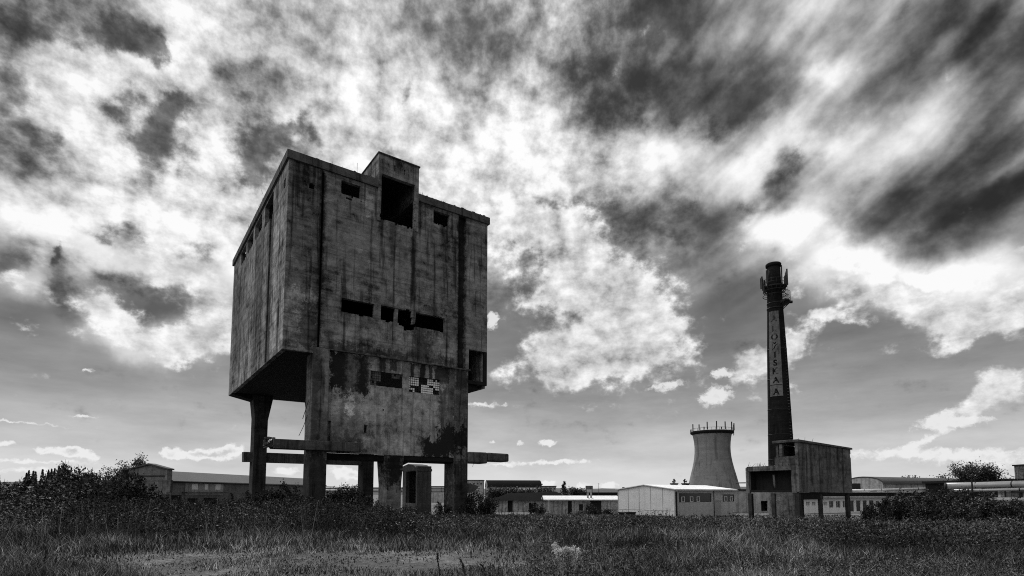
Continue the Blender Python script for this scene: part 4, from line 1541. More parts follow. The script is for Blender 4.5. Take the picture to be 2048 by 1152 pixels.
def white_block():
    Y = 104.0
    X = xat(1604, Y)
    root = empty('white_workshop', (X, Y, 0), SITE * .55)
    tag(root, 'long white single-storey workshop with row of dark windows behind the bunker', 'workshop')
    zt = zat(996, Y)
    L = 40.0
    hs = []
    x = .6
    k = 0
    while x < L - 2.5:
        if k < 4:
            hs.append((x, x + 1.0, zt - 1.45, zt - .75, 'blind')); x += 1.45
        elif k in (7, 8, 9, 10):
            hs.append((x, x + 1.25, zt - 2.7, zt - .5, 'tall')); x += 1.75
        else:
            hs.append((x, x + 1.15, zt - 1.9, zt - .6, 'dark')); x += 1.75
        k += 1
    mb = MB()
    wall(mb, lambda u, d, z: (u, d, z), 0, L, -2.8, zt, .3, [h[:4] for h in hs])
    mb.box(0, .3, .303, 8, -2.8, zt); mb.box(L - .3, L, .303, 8, -2.8, zt); mb.box(.303, L - .303, 7.7, 8, -2.8, zt)
    mb.build('wall', W['white'], root)
    for (a, b, c, d, kind) in hs:
        window(root, a, b, .12, c, d, 2 if kind != 'tall' else 1, 3 if kind == 'blind' else 1, .05, 'graywall' if kind == 'blind' else 'glass')
    mb = MB(); mb.box(-.6, L + .5, -.7, 8.5, zt + .003, zt + .28)
    mb.build('roof', W['graywall'], root)
    # dark monitor roof standing on it
    mb = MB(); mb.box(-.2, L, 1.6, 7.4, zt + .283, zt + 1.05)
    mb.build('roof_monitor', W['tar'], root)
    mb = MB(); mb.box(-.4, L + .2, 1.4, 7.6, zt + 1.053, zt + 1.2)
    mb.build('monitor_roof', W['roofwhite'], root)
white_block()

def vault_hall(name, label, px0, px1, Y, wid, leng, rz, z0, zs, rise, wmat, rmat, door=None):
    X = xat(px0, Y)
    root = empty(name, (X, Y, 0), rz)
    tag(root, label, 'hall')
    n = 14
    arc = [(wid / 2 - wid / 2 * math.cos(math.pi * i / n), zs + rise * math.sin(math.pi * i / n)) for i in range(n + 1)]
    mb = MB()
    mb.prism([(0.05, z0), (wid - .05, z0)] + [(wid - .05, zs)] + [(min(max(a, .06), wid - .06), b - .02) for a, b in arc[::-1][1:-1]] + [(.05, zs)], lambda a, b, d: (d, a, b), .1, leng - .1)
    mb.build('wall', W[wmat], root)
    mb = MB()
    outer = [(wid / 2 - (wid / 2 + .3) * math.cos(math.pi * i / n), zs + (rise + .25) * math.sin(math.pi * i / n)) for i in range(n + 1)]
    mb.prism(arc + outer[::-1], lambda a, b, d: (d, a, b), 0, leng)
    mb.build('roof', W[rmat], root)
    if door:
        a, b, c, d = door
        mb = MB(); mb.box(.02, .098, a, b, c, d); mb.build('door', W['black'], root)  # near-black plate standing in for the dark opening
    return root
vr = vault_hall('vaulted_hall', 'grey barrel-vaulted hall with black doorway at the right behind the pipeline', 1764, 0, 128, 9, 42, SITE * .75, -2.8, zat(968, 128), 1.6, 'graywall', 'roofgray', (5.2, 7.4, zat(979, 128), zat(966, 128)))
sc_ = vault_hall('curved_roof_school', 'distant long block under a dark curved roof left of the spruce', 975, 0, 300, 14, 30, R(8), -2.8, zat(974, 300), 3.6, 'graywall', 'roofdark')
for k in range(6):
    for j in range(2):
        mb = MB(); x = 15 + k * 2.1
        mb.box(x, x + 1.3, -.08, .04, zat(977 + j * 6, 300) - .8, zat(977 + j * 6, 300) + .4)
        mb.build('window', W['frame'], sc_)

def block(name, label, px0, px1, pyt, Y, dep, wmat, rmat, rz=0.0, cat='building', win=None, roofz=None):
    x0, x1 = xat(px0, Y), xat(px1, Y)
    root = empty(name, (x0, Y, 0), rz)
    tag(root, label, cat)
    zt = zat(pyt, Y)
    L = (x1 - x0) / math.cos(rz)
    mb = MB(); 
    hs = []
    if win:
        n, z_a, z_b = win
        for i in range(n):
            u = L * (i + .25) / n
            hs.append((u, u + L / n * .5, zat(z_b, Y), zat(z_a, Y)))
    wall(mb, lambda u, d, z: (u, d, z), 0, L, -2.8, zt, .3, hs)
    mb.box(0, .3, .303, dep, -2.8, zt); mb.box(L - .3, L, .303, dep, -2.8, zt); mb.box(.303, L - .303, dep - .3, dep, -2.8, zt)
    mb.build('wall', W[wmat], root)
    for (a, b, c, d) in hs:
        mb = MB(); mb.box(a, b, .15, .2, c, d); mb.build('window', W['glass'], root)
    mb = MB(); mb.box(-.3, L + .3, -.3, dep + .3, zt + .003, zt + .35)
    mb.build('roof', W[rmat], root)
    return root
block('flat_block', 'distant flat grey block just right of the tower beam', 930, 966, 961, 310, 12, 'graywall', 'tar', win=(5, 966, 969))
block('dormered_house', 'distant low house with dark roof beside the spruce', 1078, 1112, 973, 280, 10, 'graywall', 'roofdark', win=(5, 976, 979))
block('corniced_building', 'grey building with projecting cornice at the right edge', 2050, 2130, 931, 150, 3.2, 'bunker', 'tar', 0, win=None)
block('pent_building', 'low grey building under the corniced one at the right edge', 2014, 2090, 960, 140, 2.2, 'bunker', 'roofdark', R(6))
block('distant_store', 'distant pale store seen through the tower legs', 655, 668, 975, 260, 10, 'graywall', 'tar', 0)
block('distant_works', 'distant low works with grey roof seen through the tower legs', 676, 724, 976, 240, 12, 'graywall', 'roofgray', 0)
block('distant_depot', 'distant low depot with railing seen right of the ruin', 850, 900, 968 + 6, 220, 10, 'graywall', 'tar', 0)
block('far_hangar', 'long dark hangar below the billboard', 1168, 1240, 987, 170, 10, 'tar', 'roofdark', 0)

block('conveyor_shed', 'black flat-topped shed under the broad tree by the pipe rack', 1912, 1992, 966, 78, 6, 'tar', 'tar')
def billboard():
    Y = 180.0
    X = xat(1178, Y)
    root = empty('billboard', (X, Y, 0))
    tag(root, 'grey blank roadside billboard above the low shed', 'billboard')
    mb = MB(); w = xat(1185, Y) - xat(1170.5, Y)
    mb.box(-w / 2, w / 2, -.1, .1, zat(979, Y), zat(971.5, Y)); mb.build('panel', W['bunker'], root)
    for x in (-w * .4, w * .4):
        mb = MB(); mb.box(x - .1, x + .1, .103, .3, -2.6, zat(973, Y)); mb.build('post', W['steel'], root)
    X = xat(1197, 160)
    p = empty('mast', (X, 160, 0))
    tag(p, 'thin bare mast right of the billboard', 'mast')
    mb = MB(); mb.tube([(0, 0, -2.6), (0, 0, zat(966, 160))], [.12, .05], 6); mb.build('pole', W['steel'], p)
    mb = MB(); mb.tube([(-.3, 0, zat(968, 160)), (.3, 0, zat(968, 160))], .04, 5); mb.build('crossarm', W['steel'], p)
    X = xat(1252, 150)
    p = empty('street_lamp', (X, 150, 0))
    tag(p, 'street lamp with drooping head above the white shed roof', 'street lamp')
    mb = MB(); mb.tube([(0, 0, -2.6), (0, 0, zat(976, 150)), (-.6, 0, zat(975.5, 150))], .07, 6); mb.build('pole', W['steel'], p)
    mb = MB(); mb.box(-1.1, -.5, -.15, .15, zat(975.5, 150) - .1, zat(975.5, 150) + .15); mb.build('lamp_head', W['steel'], p)
billboard()

def pipe_line(name, label, pts, pipes, step, mat='galv', base=True, truss=False):
    """pts: (x,y,z) polyline of the deck; pipes: (dx, dz, r)"""
    root = empty(name, pts[0])
    tag(root, label, 'pipeline')
    O = Vector(pts[0])
    P = [Vector(p) - O for p in pts]
    for (dx, dz, r) in pipes:
        mb = MB()
        Q = []
        for p in P:
            Q.append(p + Vector((0, dx, dz)))
        mb.tube(Q, r, 12)
        o = mb.build('pipe', W[mat], root)
        fl = MB()
        for a, b in zip(Q, Q[1:]):
            L = (b - a).length
            n = max(1, int(L / 3))
            for i in range(n):
                c = a + (b - a) * (i / n)
                d = (b - a).normalized()
                fl.tube([c - d * .05, c + d * .05], r * 1.08, 12)
        fl.build('band', W['steel'], o)
    for a, b in zip(P, P[1:]):
        L = (b - a).length
        n = max(1, int(L / step))
        for i in range(n):
            c = a + (b - a) * ((i + .5) / n)
            mb = MB()
            gz = zg(c.x + O.x, c.y + O.y) - O.z
            mb.box(c.x - .12, c.x + .12, c.y - .1, c.y + .1, gz - .3, c.z - .12)
            mb.box(c.x - .15, c.x + .15, c.y - .9, c.y + .9, c.z - .117, c.z)
            mb.build('trestle', W['steel'], root)
    return root
pipe_line('pipeline', 'twin pale pipes on trestles crossing behind the tower legs', [(xat(-60, 150), 150, zat(985, 150)), (xat(960, 175), 175, zat(985, 175))], [(0, .45, .4), (.9, 1.3, .35)], 14)
pipe_line('pipeline', 'pale pipe on trestles rising right above the white workshop', [(xat(1600, 125), 125, zat(986, 125)), (xat(1915, 105), 105, zat(978, 105))], [(0, .25, .22)], 9)
pr = pipe_line('pipe_rack', 'heavy rack of bright lagged pipes at the right edge', [(xat(1900, 62), 62, zat(985, 62)), (xat(1962, 61), 61, zat(984, 61)), (xat(2120, 55), 55, zat(981, 55))], [(0, .2, .16), (.8, .75, .34), (.2, -.9, .3)], 6)
mb = MB()
for k in range(8):
    x = 1.5 + k * 1.8
    mb.box(x, x + .12, -1.0, 1.2, -1.7, -1.5); mb.box(x, x + .12, -1.0, -.9, -1.5, 1.5)
mb.box(2.5, 15, -.9, 1.2, -1.9, -1.75)
mb.box(2.5, 15, .9, 1.2, -.1, .0); mb.box(2.5, 15, .9, 1.2, 1.2, 1.3)
mb.build('rack_frame', W['steel'], pr)

def buttress():
    Y = 62.0
    X = xat(84, Y)
    o = MB()
    s = Y / 1104
    o.prism([(-4 * s, 0), (0, 0), (6 * s, 24 * s), (3.4 * s, 24 * s)], lambda a, b, d: (a, d, b), 0, 1)
    ob = o.build('concrete_buttress', W['whiteold'])
    ob.location = (X, Y, zat(984, Y))
    tag(ob, 'slanting pale concrete strut beside the left pipeline', 'strut')
    w = MB()
    w.prism([(0, 0), (14, 0), (14, 24 * s), (0, 24 * s)], lambda a, b, d: (a, d, b), 0, .4)
    wb = w.build('embankment_wall', W['bunker'])
    wb.location = (X + 6 * s, Y + .3, zat(984, Y))
    tag(wb, 'dark retaining wall half hidden by shrubs right of the pale strut', 'wall')
buttress()

# ------------------------------------------------------------------ vegetation
def leaf_quads(P, size, aspect=.5, rs=None, up=0.0):
    """numpy: leaf diamonds at points P; returns verts, faces"""
    n = len(P)
    rs = rs or rng
    d = rs.normal(size=(n, 3)); d[:, 2] += up
    d /= np.linalg.norm(d, axis=1)[:, None]
    t = rs.normal(size=(n, 3))
    s = np.cross(d, t); s /= np.linalg.norm(s, axis=1)[:, None] + 1e-9
    sz = size * rs.uniform(.6, 1.4, n)[:, None]
    a = P - d * sz * .5; b = P + s * sz * aspect * .5; c = P + d * sz * .5; e = P - s * sz * aspect * .5
    V = np.stack([a, b, c, e], 1).reshape(-1, 3)
    return V

def np_quads(name, V, mat, parent=None):
    me = bpy.data.meshes.new(name)
    n = len(V) // 4
    me.vertices.add(len(V)); me.vertices.foreach_set('co', V.astype(np.float32).ravel())
    me.loops.add(len(V)); me.loops.foreach_set('vertex_index', np.arange(len(V), dtype=np.int32))
    me.polygons.add(n)
    me.polygons.foreach_set('loop_start', np.arange(0, len(V), 4, dtype=np.int32))
    me.update(calc_edges=True)
    return link_mesh(name, me, mat, parent)

def grow(h, spread, levels=3, n0=5, lean=.15, seed=0, trunk=.25, up=.5, r0=None):
    """branch skeleton: returns MB of wood and tip points with reach"""
    rd = random.Random(seed)
    wood = MB(); tips = []
    r0 = r0 or h * .022
    def branch(p, d, L, r, lev):
        pts = [p]; q = p.copy(); dd = d.copy()
        k = 4
        for i in range(k):
            dd = (dd + Vector((rd.uniform(-1, 1), rd.uniform(-1, 1), rd.uniform(-.3, .7))) * .18).normalized()
            q = q + dd * L / k
            pts.append(q.copy())
        wood.tube(pts, [r * (1 - .55 * i / k) for i in range(k + 1)], 6 if lev == 0 else 4, False)
        if lev >= levels:
            tips.extend(pts[1:]); return
        n = n0 if lev == 0 else rd.randint(3, 4)
        for j in range(n):
            t = rd.uniform(trunk if lev == 0 else .3, 1)
            i = min(k - 1, int(t * k)); c = pts[i].lerp(pts[i + 1], t * k - i)
            a = rd.uniform(0, 6.283)
            nd = Vector((math.cos(a) * spread, math.sin(a) * spread, up + rd.uniform(0, .5)))
            nd = (nd.normalized() + dd * .5).normalized()
            branch(c, nd, L * rd.uniform(.5, .72) * (1.15 - .45 * t if lev == 0 else 1), r * .5, lev + 1)
        tips.append(pts[-1])
    branch(Vector((0, 0, -.3)), Vector((rd.uniform(-lean, lean), rd.uniform(-lean, lean), 1)).normalized(), h * .62, r0, 0)
    return wood, tips

def tree(name, label, cat, loc, h, spread=.9, n0=7, leaves=2600, lsize=.3, clump=.4, seed=1, mat='leafmid', group=None, levels=2, up=.5, trunk=.25, wid=None):
    root = empty(name, loc)
    tag(root, label, cat, group)
    wood, tips = grow(h, spread, levels, n0, .1, seed, trunk, up)
    k = (h - clump) / max(t.z for t in tips)
    mx_, my_ = sum(t.x for t in tips) / len(tips), sum(t.y for t in tips) / len(tips)
    hz_ = sum(t.z for t in tips) / len(tips)
    wood.v = [(a - mx_ * c / hz_, b - my_ * c / hz_, c) for a, b, c in wood.v]
    tips = [Vector((t.x - mx_ * t.z / hz_, t.y - my_ * t.z / hz_, t.z)) for t in tips]
    kx = k
    if wid:
        kx = max(.1, wid / 2 - clump * .8) / max(max(abs(t.x), abs(t.y)) for t in tips)
    wood.v = [(a * kx, b * kx, c * k) for a, b, c in wood.v]
    tips = [Vector((t.x * kx, t.y * kx, t.z * k)) for t in tips]
    wood.build('trunk', W['bark'], root)
    rs = np.random.default_rng(seed)
    T = np.array([tuple(t) for t in tips])
    c = T[rs.integers(0, len(T), leaves)]
    P = c + rs.normal(size=(leaves, 3)) * clump
    np_quads('crown', leaf_quads(P, lsize, .55, rs), W[mat], root)
    return root

def shrub(name, label, loc, h, wid, n=2600, lsize=.13, seed=1, mat='leafdark', group=None, stems=14):
    root = empty(name, loc)
    tag(root, label, 'shrub', group)
    rd = random.Random(seed); rs = np.random.default_rng(seed)
    wood = MB(); tips = []
    for i in range(stems):
        a = rd.uniform(0, 6.283); q = rd.uniform(0, 1) ** .6
        bx, by = math.cos(a) * q * wid * .25, math.sin(a) * q * wid * .25
        top = Vector((math.cos(a) * q * wid * .5, math.sin(a) * q * wid * .5, h * (1 - .45 * q * q) * rd.uniform(.75, 1.08)))
        base = Vector((bx, by, -.2))
        pts = []
        for k in range(6):
            t = k / 5
            p = base.lerp(top, t) + Vector((rd.uniform(-1, 1), rd.uniform(-1, 1), 0)) * .06 * h * t
            pts.append(p)
        wood.tube(pts + [pts[-1] + (pts[-1] - pts[-2]) * .9 + Vector((rd.uniform(-.05, .05), rd.uniform(-.05, .05), .05)) * h], [.03 * h * .4 * (1 - .8 * k / 5) + .004 for k in range(6)] + [.003], 4, False)
        for k in range(1, 6):
            for _ in range(2):
                d = Vector((rd.uniform(-1, 1), rd.uniform(-1, 1), rd.uniform(-.1, .8))).normalized() * rd.uniform(.1, .32) * h * .6
                e = pts[k] + d
                if k > 3: wood.tube([pts[k], e], [.008, .004], 3, False)
                tips.append(e); tips.append(pts[k].lerp(e, .5))
    wood.build('stems', W['bark'], root)
    T = np.array([tuple(t) for t in tips])
    c = T[rs.integers(0, len(T), n)]
    P = c + rs.normal(size=(n, 3)) * np.array([.10, .10, .12]) * h * .55
    P[:, 2] = np.abs(P[:, 2])
    np_quads('foliage', leaf_quads(P, lsize, .5, rs), W[mat], root)
    return root

# trees on the skyline
tree('broadleaf_tree', 'tall loose-crowned tree behind the gabled block at the left', 'tree', (xat(258, 112), 112, -2.2), zat(908, 112) + 2.2, .7, 9, 3400, .36, .42, 21, levels=2, wid=6.6)
tree('broadleaf_tree', 'slim young tree peeking over the gabled roof', 'tree', (xat(284, 118), 118, -2.2), zat(917, 118) + 2.2, .45, 6, 1100, .36, .4, 22, wid=2.2)
tree('broadleaf_tree', 'dense tree in the left shrub line, tallest there', 'tree', (xat(131, 95), 95, -2.2), zat(929, 95) + 2.2, .55, 8, 1900, .30, .34, 23, wid=2.6)
tree('broadleaf_tree', 'round spreading tree left of the thin bare saplings', 'tree', (xat(160, 90), 90, -2.2), zat(938, 90) + 2.2, .8, 8, 1600, .28, .34, 24, wid=3.0)
for i, (px, py) in enumerate(((181, 938), (190, 945), (203, 930), (216, 931), (225, 948))):
    tree('sapling', 'thin half-bare sapling on the skyline left of the gabled block', 'tree', (xat(px, 88), 88, -2.2), zat(py, 88) + 2.2, .4, 5, 300, .24, .25, 40 + i, wid=1.3, group='half-bare saplings on the left skyline')
def poplar(px, py, Y, seed, proto=[None]):
    h = zat(py, Y) + 2.5
    root = empty('poplar', (xat(px, Y), Y, -2.5))
    wood = MB(); wood.tube([(0, 0, 0), (0, 0, h * .95)], [.3, .05], 6)
    wood.build('trunk', W['bark'], root)
    rs = np.random.default_rng(seed)
    n = 900
    t = rs.uniform(.06, 1, n) ** .9
    r = np.sin(np.clip(t, 0, 1) * np.pi * .93 + .1) * h * .065
    a = rs.uniform(0, 6.283, n); q = rs.uniform(.1, 1, n) ** .5
    P = np.stack([np.cos(a) * r * q, np.sin(a) * r * q, t * h], 1)
    np_quads('crown', leaf_quads(P, .7, .5, rs, .8), W['leafmid'], root)
    tag(root, 'slender dark poplar in the far row at the left horizon', 'tree', 'far poplars at the left horizon')
for i, (px, py) in enumerate(((-2, 944), (54, 946), (58.5, 941), (67.5, 942), (72, 943), (85.5, 939), (97.5, 940), (103.5, 938), (109.5, 937), (118, 932))):
    poplar(px, py, 250 + 6 * (i % 3), 60 + i)

def spruce():
    Y = 125.0
    X = xat(1128, Y)
    h = zat(961, Y) + 2.4
    root = empty('spruce', (X, Y, -2.4))
    tag(root, 'dark pointed spruce above the low shed roofs', 'tree')
    mb = MB(); mb.tube([(0, 0, 0), (0, 0, h)], [.22, .02], 6); mb.build('trunk', W['bark'], root)
    rs = np.random.default_rng(5); pts = []
    for k in range(26):
        z = h * (.15 + .84 * k / 26); L = (1 - z / h) * h * .40 + .12
        for j in range(7):
            a = rs.uniform(0, 6.283); l = L * rs.uniform(.6, 1.15)
            for q in np.linspace(.15, 1, 7):
                pts.append((math.cos(a) * l * q, math.sin(a) * l * q, z - .25 * l * q * q + rs.uniform(-.05, .05)))
    np_quads('crown', leaf_quads(np.array(pts), .42, .4, rs), W['leafdark'], root)
spruce()
tree('broadleaf_tree', 'broad umbrella-crowned tree above the pipe rack at the right', 'tree', (xat(1957, 80), 80, -2.2), zat(924, 80) + 2.2, 1.25, 13, 11000, .23, .42, 33, levels=2, up=.5, trunk=.4, wid=8.6)
for i, (px, py, sp) in enumerate(((1822, 951, .9), (1853, 953, .9), (1872, 955, .6), (1886, 949, .7), (1708, 960, .4), (1727, 968, .5), (1738, 970, .5))):
    lab = 'small tree showing over the vaulted hall roof' if px > 1800 else 'small tree between the bunker and the vaulted hall'
    tree('small_tree', lab, 'tree', (xat(px, 160), 160, -2.4), zat(py, 160) + 2.4, sp, 6, 800, .5, .5, 80 + i, group='trees over the vaulted hall' if px > 1800 else 'trees beside the vaulted hall')
for i, (px, py) in enumerate(((1146, 975), (1152, 977), (1160, 978), (1163, 976), (690, 972), (698, 971), (716, 970))):
    lab = 'small distant tree left of the billboard' if px > 1000 else 'small distant tree seen through the tower legs'
    tree('small_tree', lab, 'tree', (xat(px, 230), 230, -2.4), zat(py, 230) + 2.4, .8, 6, 500, .7, .7, 90 + i, group=('distant trees by the billboard' if px > 1000 else 'distant trees through the tower legs'))
for i, px in enumerate((985, 1000, 1012, 1026, 1044, 1060, 1080, 1094)):
    tree('small_tree', 'pale bushy tree standing before the curved roof block', 'tree', (xat(px, 240), 240, -2.4), zat(977 + (i % 3), 240) + 2.4, 1.0, 6, 700, .9, 1.0, 110 + i, group='trees before the curved roof block')

# shrubs
G1 = 'dark shrubs massed at the left'
protos = [shrub('shrub', 'dark leafy shrub in the thicket at the left', (0, 0, -100), 1.0, 1.3, 3200, .085, 200 + i, group=G1) for i in range(4)]
placed = [0]
def put_shrub(px, pyt, Y, wid_m, label, group, k=None):
    x = xat(px, Y); z = zg(x, Y)
    h = max(.5, zat(pyt, Y) - z)
    i = placed[0]; placed[0] += 1
    pr_ = protos[i % 4] if k is None else protos[k]
    o = pr_ if i < 4 else copy_tree(pr_)
    o.location = (x, Y, z)
    o.rotation_euler = (0, 0, random.uniform(0, 6.28))
    s = wid_m / 1.3
    o.scale = (s, s, h)
    o['label'] = label; o['group'] = group
    return o
left = [(5, 985, 40, 3.2), (45, 972, 44, 3.5), (30, 1000, 33, 3.0), (85, 992, 36, 3.0), (115, 966, 45, 3.2), (150, 952, 47, 3.6), (185, 955, 46, 3.2), (215, 962, 46, 3.4),
        (245, 966, 45, 3.2), (275, 972, 44, 3.4), (140, 980, 38, 3.2), (195, 978, 37, 3.2), (235, 985, 35, 3.0), (290, 990, 36, 2.8), (310, 1000, 34, 2.6), (345, 1006, 33, 2.4),
        (60, 1015, 27, 2.4), (120, 1010, 28, 2.6), (180, 1005, 29, 2.6), (245, 1010, 28, 2.4), (385, 1010, 36, 2.2), (420, 1004, 42, 2.4), (455, 1000, 44, 2.8), (485, 1000, 42, 2.4),
        (0, 1020, 25, 2.2), (320, 1022, 27, 2.0)]
for px, py, Y, w_ in left:
    py -= 9 if px < 300 else 0
    put_shrub(px, py, Y, w_, 'dark leafy shrub in the thicket at the left', G1)
G2 = 'bushes at the foot of the tower'
for px, py, Y, w_ in ((515, 992, 43, 2.6), (545, 990, 43, 2.8), (575, 985, 44, 3.0), (600, 1000, 42, 2.2), (640, 1003, 41, 2.0), (680, 985, 44, 3.2), (705, 990, 43, 2.6), (735, 1005, 42, 2.0),
                      (770, 1012, 42, 1.8), (655, 1010, 38, 2.2), (560, 1012, 36, 2.4), (885, 1008, 46, 1.6), (820, 1012, 47, 1.6)):
    py -= 8 if 500 < px < 760 else 0
    put_shrub(px, py, Y, w_, 'straggling bush among the pillars at the tower foot', G2)
G3 = 'bushes right of the tower'
for px, py, Y, w_ in ((955, 985, 60, 3.2), (975, 996, 56, 2.6), (932, 1000, 58, 2.4), (1075, 1008, 80, 2.4), (1180, 1008, 86, 2.0)):
    put_shrub(px, py, Y, w_, 'bushy shrub standing just right of the tower pillars' if px < 1000 else 'bushy shrub before the low sheds', G3 if px < 1000 else 'bushes before the low sheds')
G4 = 'bushes at the right'
for px, py, Y, w_ in ((1790, 994, 46, 2.8), (1760, 1004, 45, 2.2), (1825, 988, 47, 3.0), (1860, 986, 46, 3.2), (1895, 988, 45, 3.2), (1930, 987, 46, 3.2), (1960, 992, 44, 2.8), (1985, 1002, 43, 2.6), (2015, 1006, 42, 2.4),
                      (1845, 1002, 41, 2.4), (1910, 1006, 40, 2.4), (1735, 1016, 42, 1.6), (2045, 1000, 44, 2.6)):
    put_shrub(px, py, Y, w_, 'rounded dark bush in the row at the right', G4)
# weeds on the roof edges, mugwort and stalks in the foreground
def roof_weeds(name, label, pts, parent_rot, loc, hmax):
    V = []
    wood = MB()
    for (x, y, z, n) in pts:
        for _ in range(n):
            a = x + random.gauss(0, .25); b = y + random.gauss(0, .12); h = random.uniform(.3, 1) * hmax
            wood.tube([(a, b, z), (a + random.gauss(0, .1), b + random.gauss(0, .1), z + h)], [.018, .008], 3, False)
            V.append(leaf_quads(np.array([(a, b, z + h)] * 3) + rng.normal(size=(3, 3)) * .08, .16))
    o = wood.build(name, W['weed'])
    o.location = loc; o.rotation_euler = (0, 0, parent_rot)
    tag(o, label, 'weeds', kind='stuff')
roof_weeds('roof_weeds', 'wispy weeds along the roof edge of the coal tower', [(.1 + .0 * k, 8 + k * 1.1, 32.2, 3) for k in range(10)] + [(1.2, .1, 32.2, 3), (3.6, .1, 32.2, 3), (5.2, .1, 32.2, 4), (13.0, .1, 32.2, 8), (13.4, .1, 32.2, 6), (15.6, .1, 32.2, 3)], SITE, (-19.93, 47, 0), .6)
roof_weeds('roof_weeds', 'weeds sprouting along the top of the small bunker', [(.2, .5 + k * .35, zat(930, 45), 3) for k in range(12)] + [(1.0, .1, zat(880, 45), 2), (1.9, .1, zat(880, 45), 1)], SITE, (xat(1597, 45), 45, 0), .45)

def leafy_plant(name, label, px, Y, h, seed, mat, nst=7, lsize=.06, n=900, wid=.5):
    x = xat(px, Y)
    root = empty(name, (x, Y, zg(x, Y)))
    tag(root, label, 'plant')
    rd = random.Random(seed); rs = np.random.default_rng(seed)
    wood = MB(); tips = []
    for i in range(nst):
        a = rd.uniform(0, 6.28); q = rd.uniform(0, wid)
        pts = [Vector((0, 0, 0)).lerp(Vector((math.cos(a) * q, math.sin(a) * q, h * rd.uniform(.7, 1))), k / 5) + Vector((rd.uniform(-.02, .02), rd.uniform(-.02, .02), 0)) for k in range(6)]
        wood.tube(pts, .006, 4, False)
        for k in range(2, 6):
            for _ in range(5):
                t = rd.random()
                p = pts[k - 1].lerp(pts[k], t)
                tips.append(p)
                tips.append(p + Vector((rd.uniform(-1, 1), rd.uniform(-1, 1), rd.uniform(0, 1))) * .07)
    wood.build('stems', W['bark'], root)
    T = np.array([tuple(t) for t in tips])
    P = T[rs.integers(0, len(T), n)] + rs.normal(size=(n, 3)) * .022
    np_quads('leaves', leaf_quads(P, lsize, .4, rs, .5), W[mat], root)
leafy_plant('mugwort', 'pale silvery weed standing out in the grass at the bottom', 1134, 10.9, .66, 301, 'leafpale', 11, .06, 3200, .36)
leafy_plant('goosefoot', 'grey-leaved weed low at the bottom right corner', 1993, 11.0, .22, 302, 'drygrass', 5, .05, 260, .22)
def stalk(label, px, Y, pts, r, heads):
    x = xat(px, Y)
    root = empty('dock_stalk', (x, Y, zg(x, Y)))
    tag(root, label, 'plant')
    mb = MB(); mb.tube(pts, [r * (1 - .4 * i / (len(pts) - 1)) for i in range(len(pts))], 6)
    mb.build('stem', W['stem'], root)
    P = []
    Q = [Vector(p) for p in pts]
    for i in range(heads):
        t = random.uniform(.35, 1) * (len(Q) - 1); k = min(len(Q) - 2, int(t))
        P.append(tuple(Q[k].lerp(Q[k + 1], t - k) + Vector((random.gauss(0, .012), random.gauss(0, .012), 0))))
    np_quads('seed_head', leaf_quads(np.array(P), .03, .6), W['stem'], root)
stalk('dark upright dead stalk with thick spike, leftmost of the three in front', 882, 10.8, [(0, 0, 0), (-.01, 0, .25), (-.05, 0, .45), (-.05, 0, .57)], .014, 120)
stalk('dark leaning dead stalk, middle of the three in front', 934, 10.8, [(0, 0, 0), (-.03, 0, .2), (-.07, 0, .34), (-.12, 0, .46)], .017, 140)
stalk('thin bent dead stalk, rightmost of the three in front', 975, 10.8, [(0, 0, 0), (-.04, 0, .2), (-.08, 0, .3), (-.14, 0, .37)], .009, 70)
stalk('twisting dark dead stem right of the pale weed', 1274, 10.9, [(0, 0, 0), (-.08, 0, .18), (-.10, 0, .36), (-.15, 0, .5), (-.22, 0, .53)], .011, 60)
stalk('thin dark twiggy stem among the tall grass at the bottom left', 101, 11.2, [(0, 0, 0), (0, 0, .25), (.02, 0, .45), (.05, 0, .55)], .010, 80)
stalk('thin dark stalk in the grass at the lower right', 1480, 10.9, [(0, 0, 0), (-.01, 0, .25), (-.02, 0, .40)], .008, 60)

# ------------------------------------------------------------------ grass and weeds as ground cover
def zgv(x, y):
    def s(a, b, t):
        t = np.clip((t - a) / (b - a), 0, 1); return t * t * (3 - 2 * t)
    z = -2.2 * s(30, 95, y) - .6 * s(8, 22, x) * s(15, 45, y) * (1 - s(60, 95, y))
    return z + .05 * np.sin(x * .9 + 1.3 * np.sin(y * .31)) * np.cos(y * .53 + x * .2)

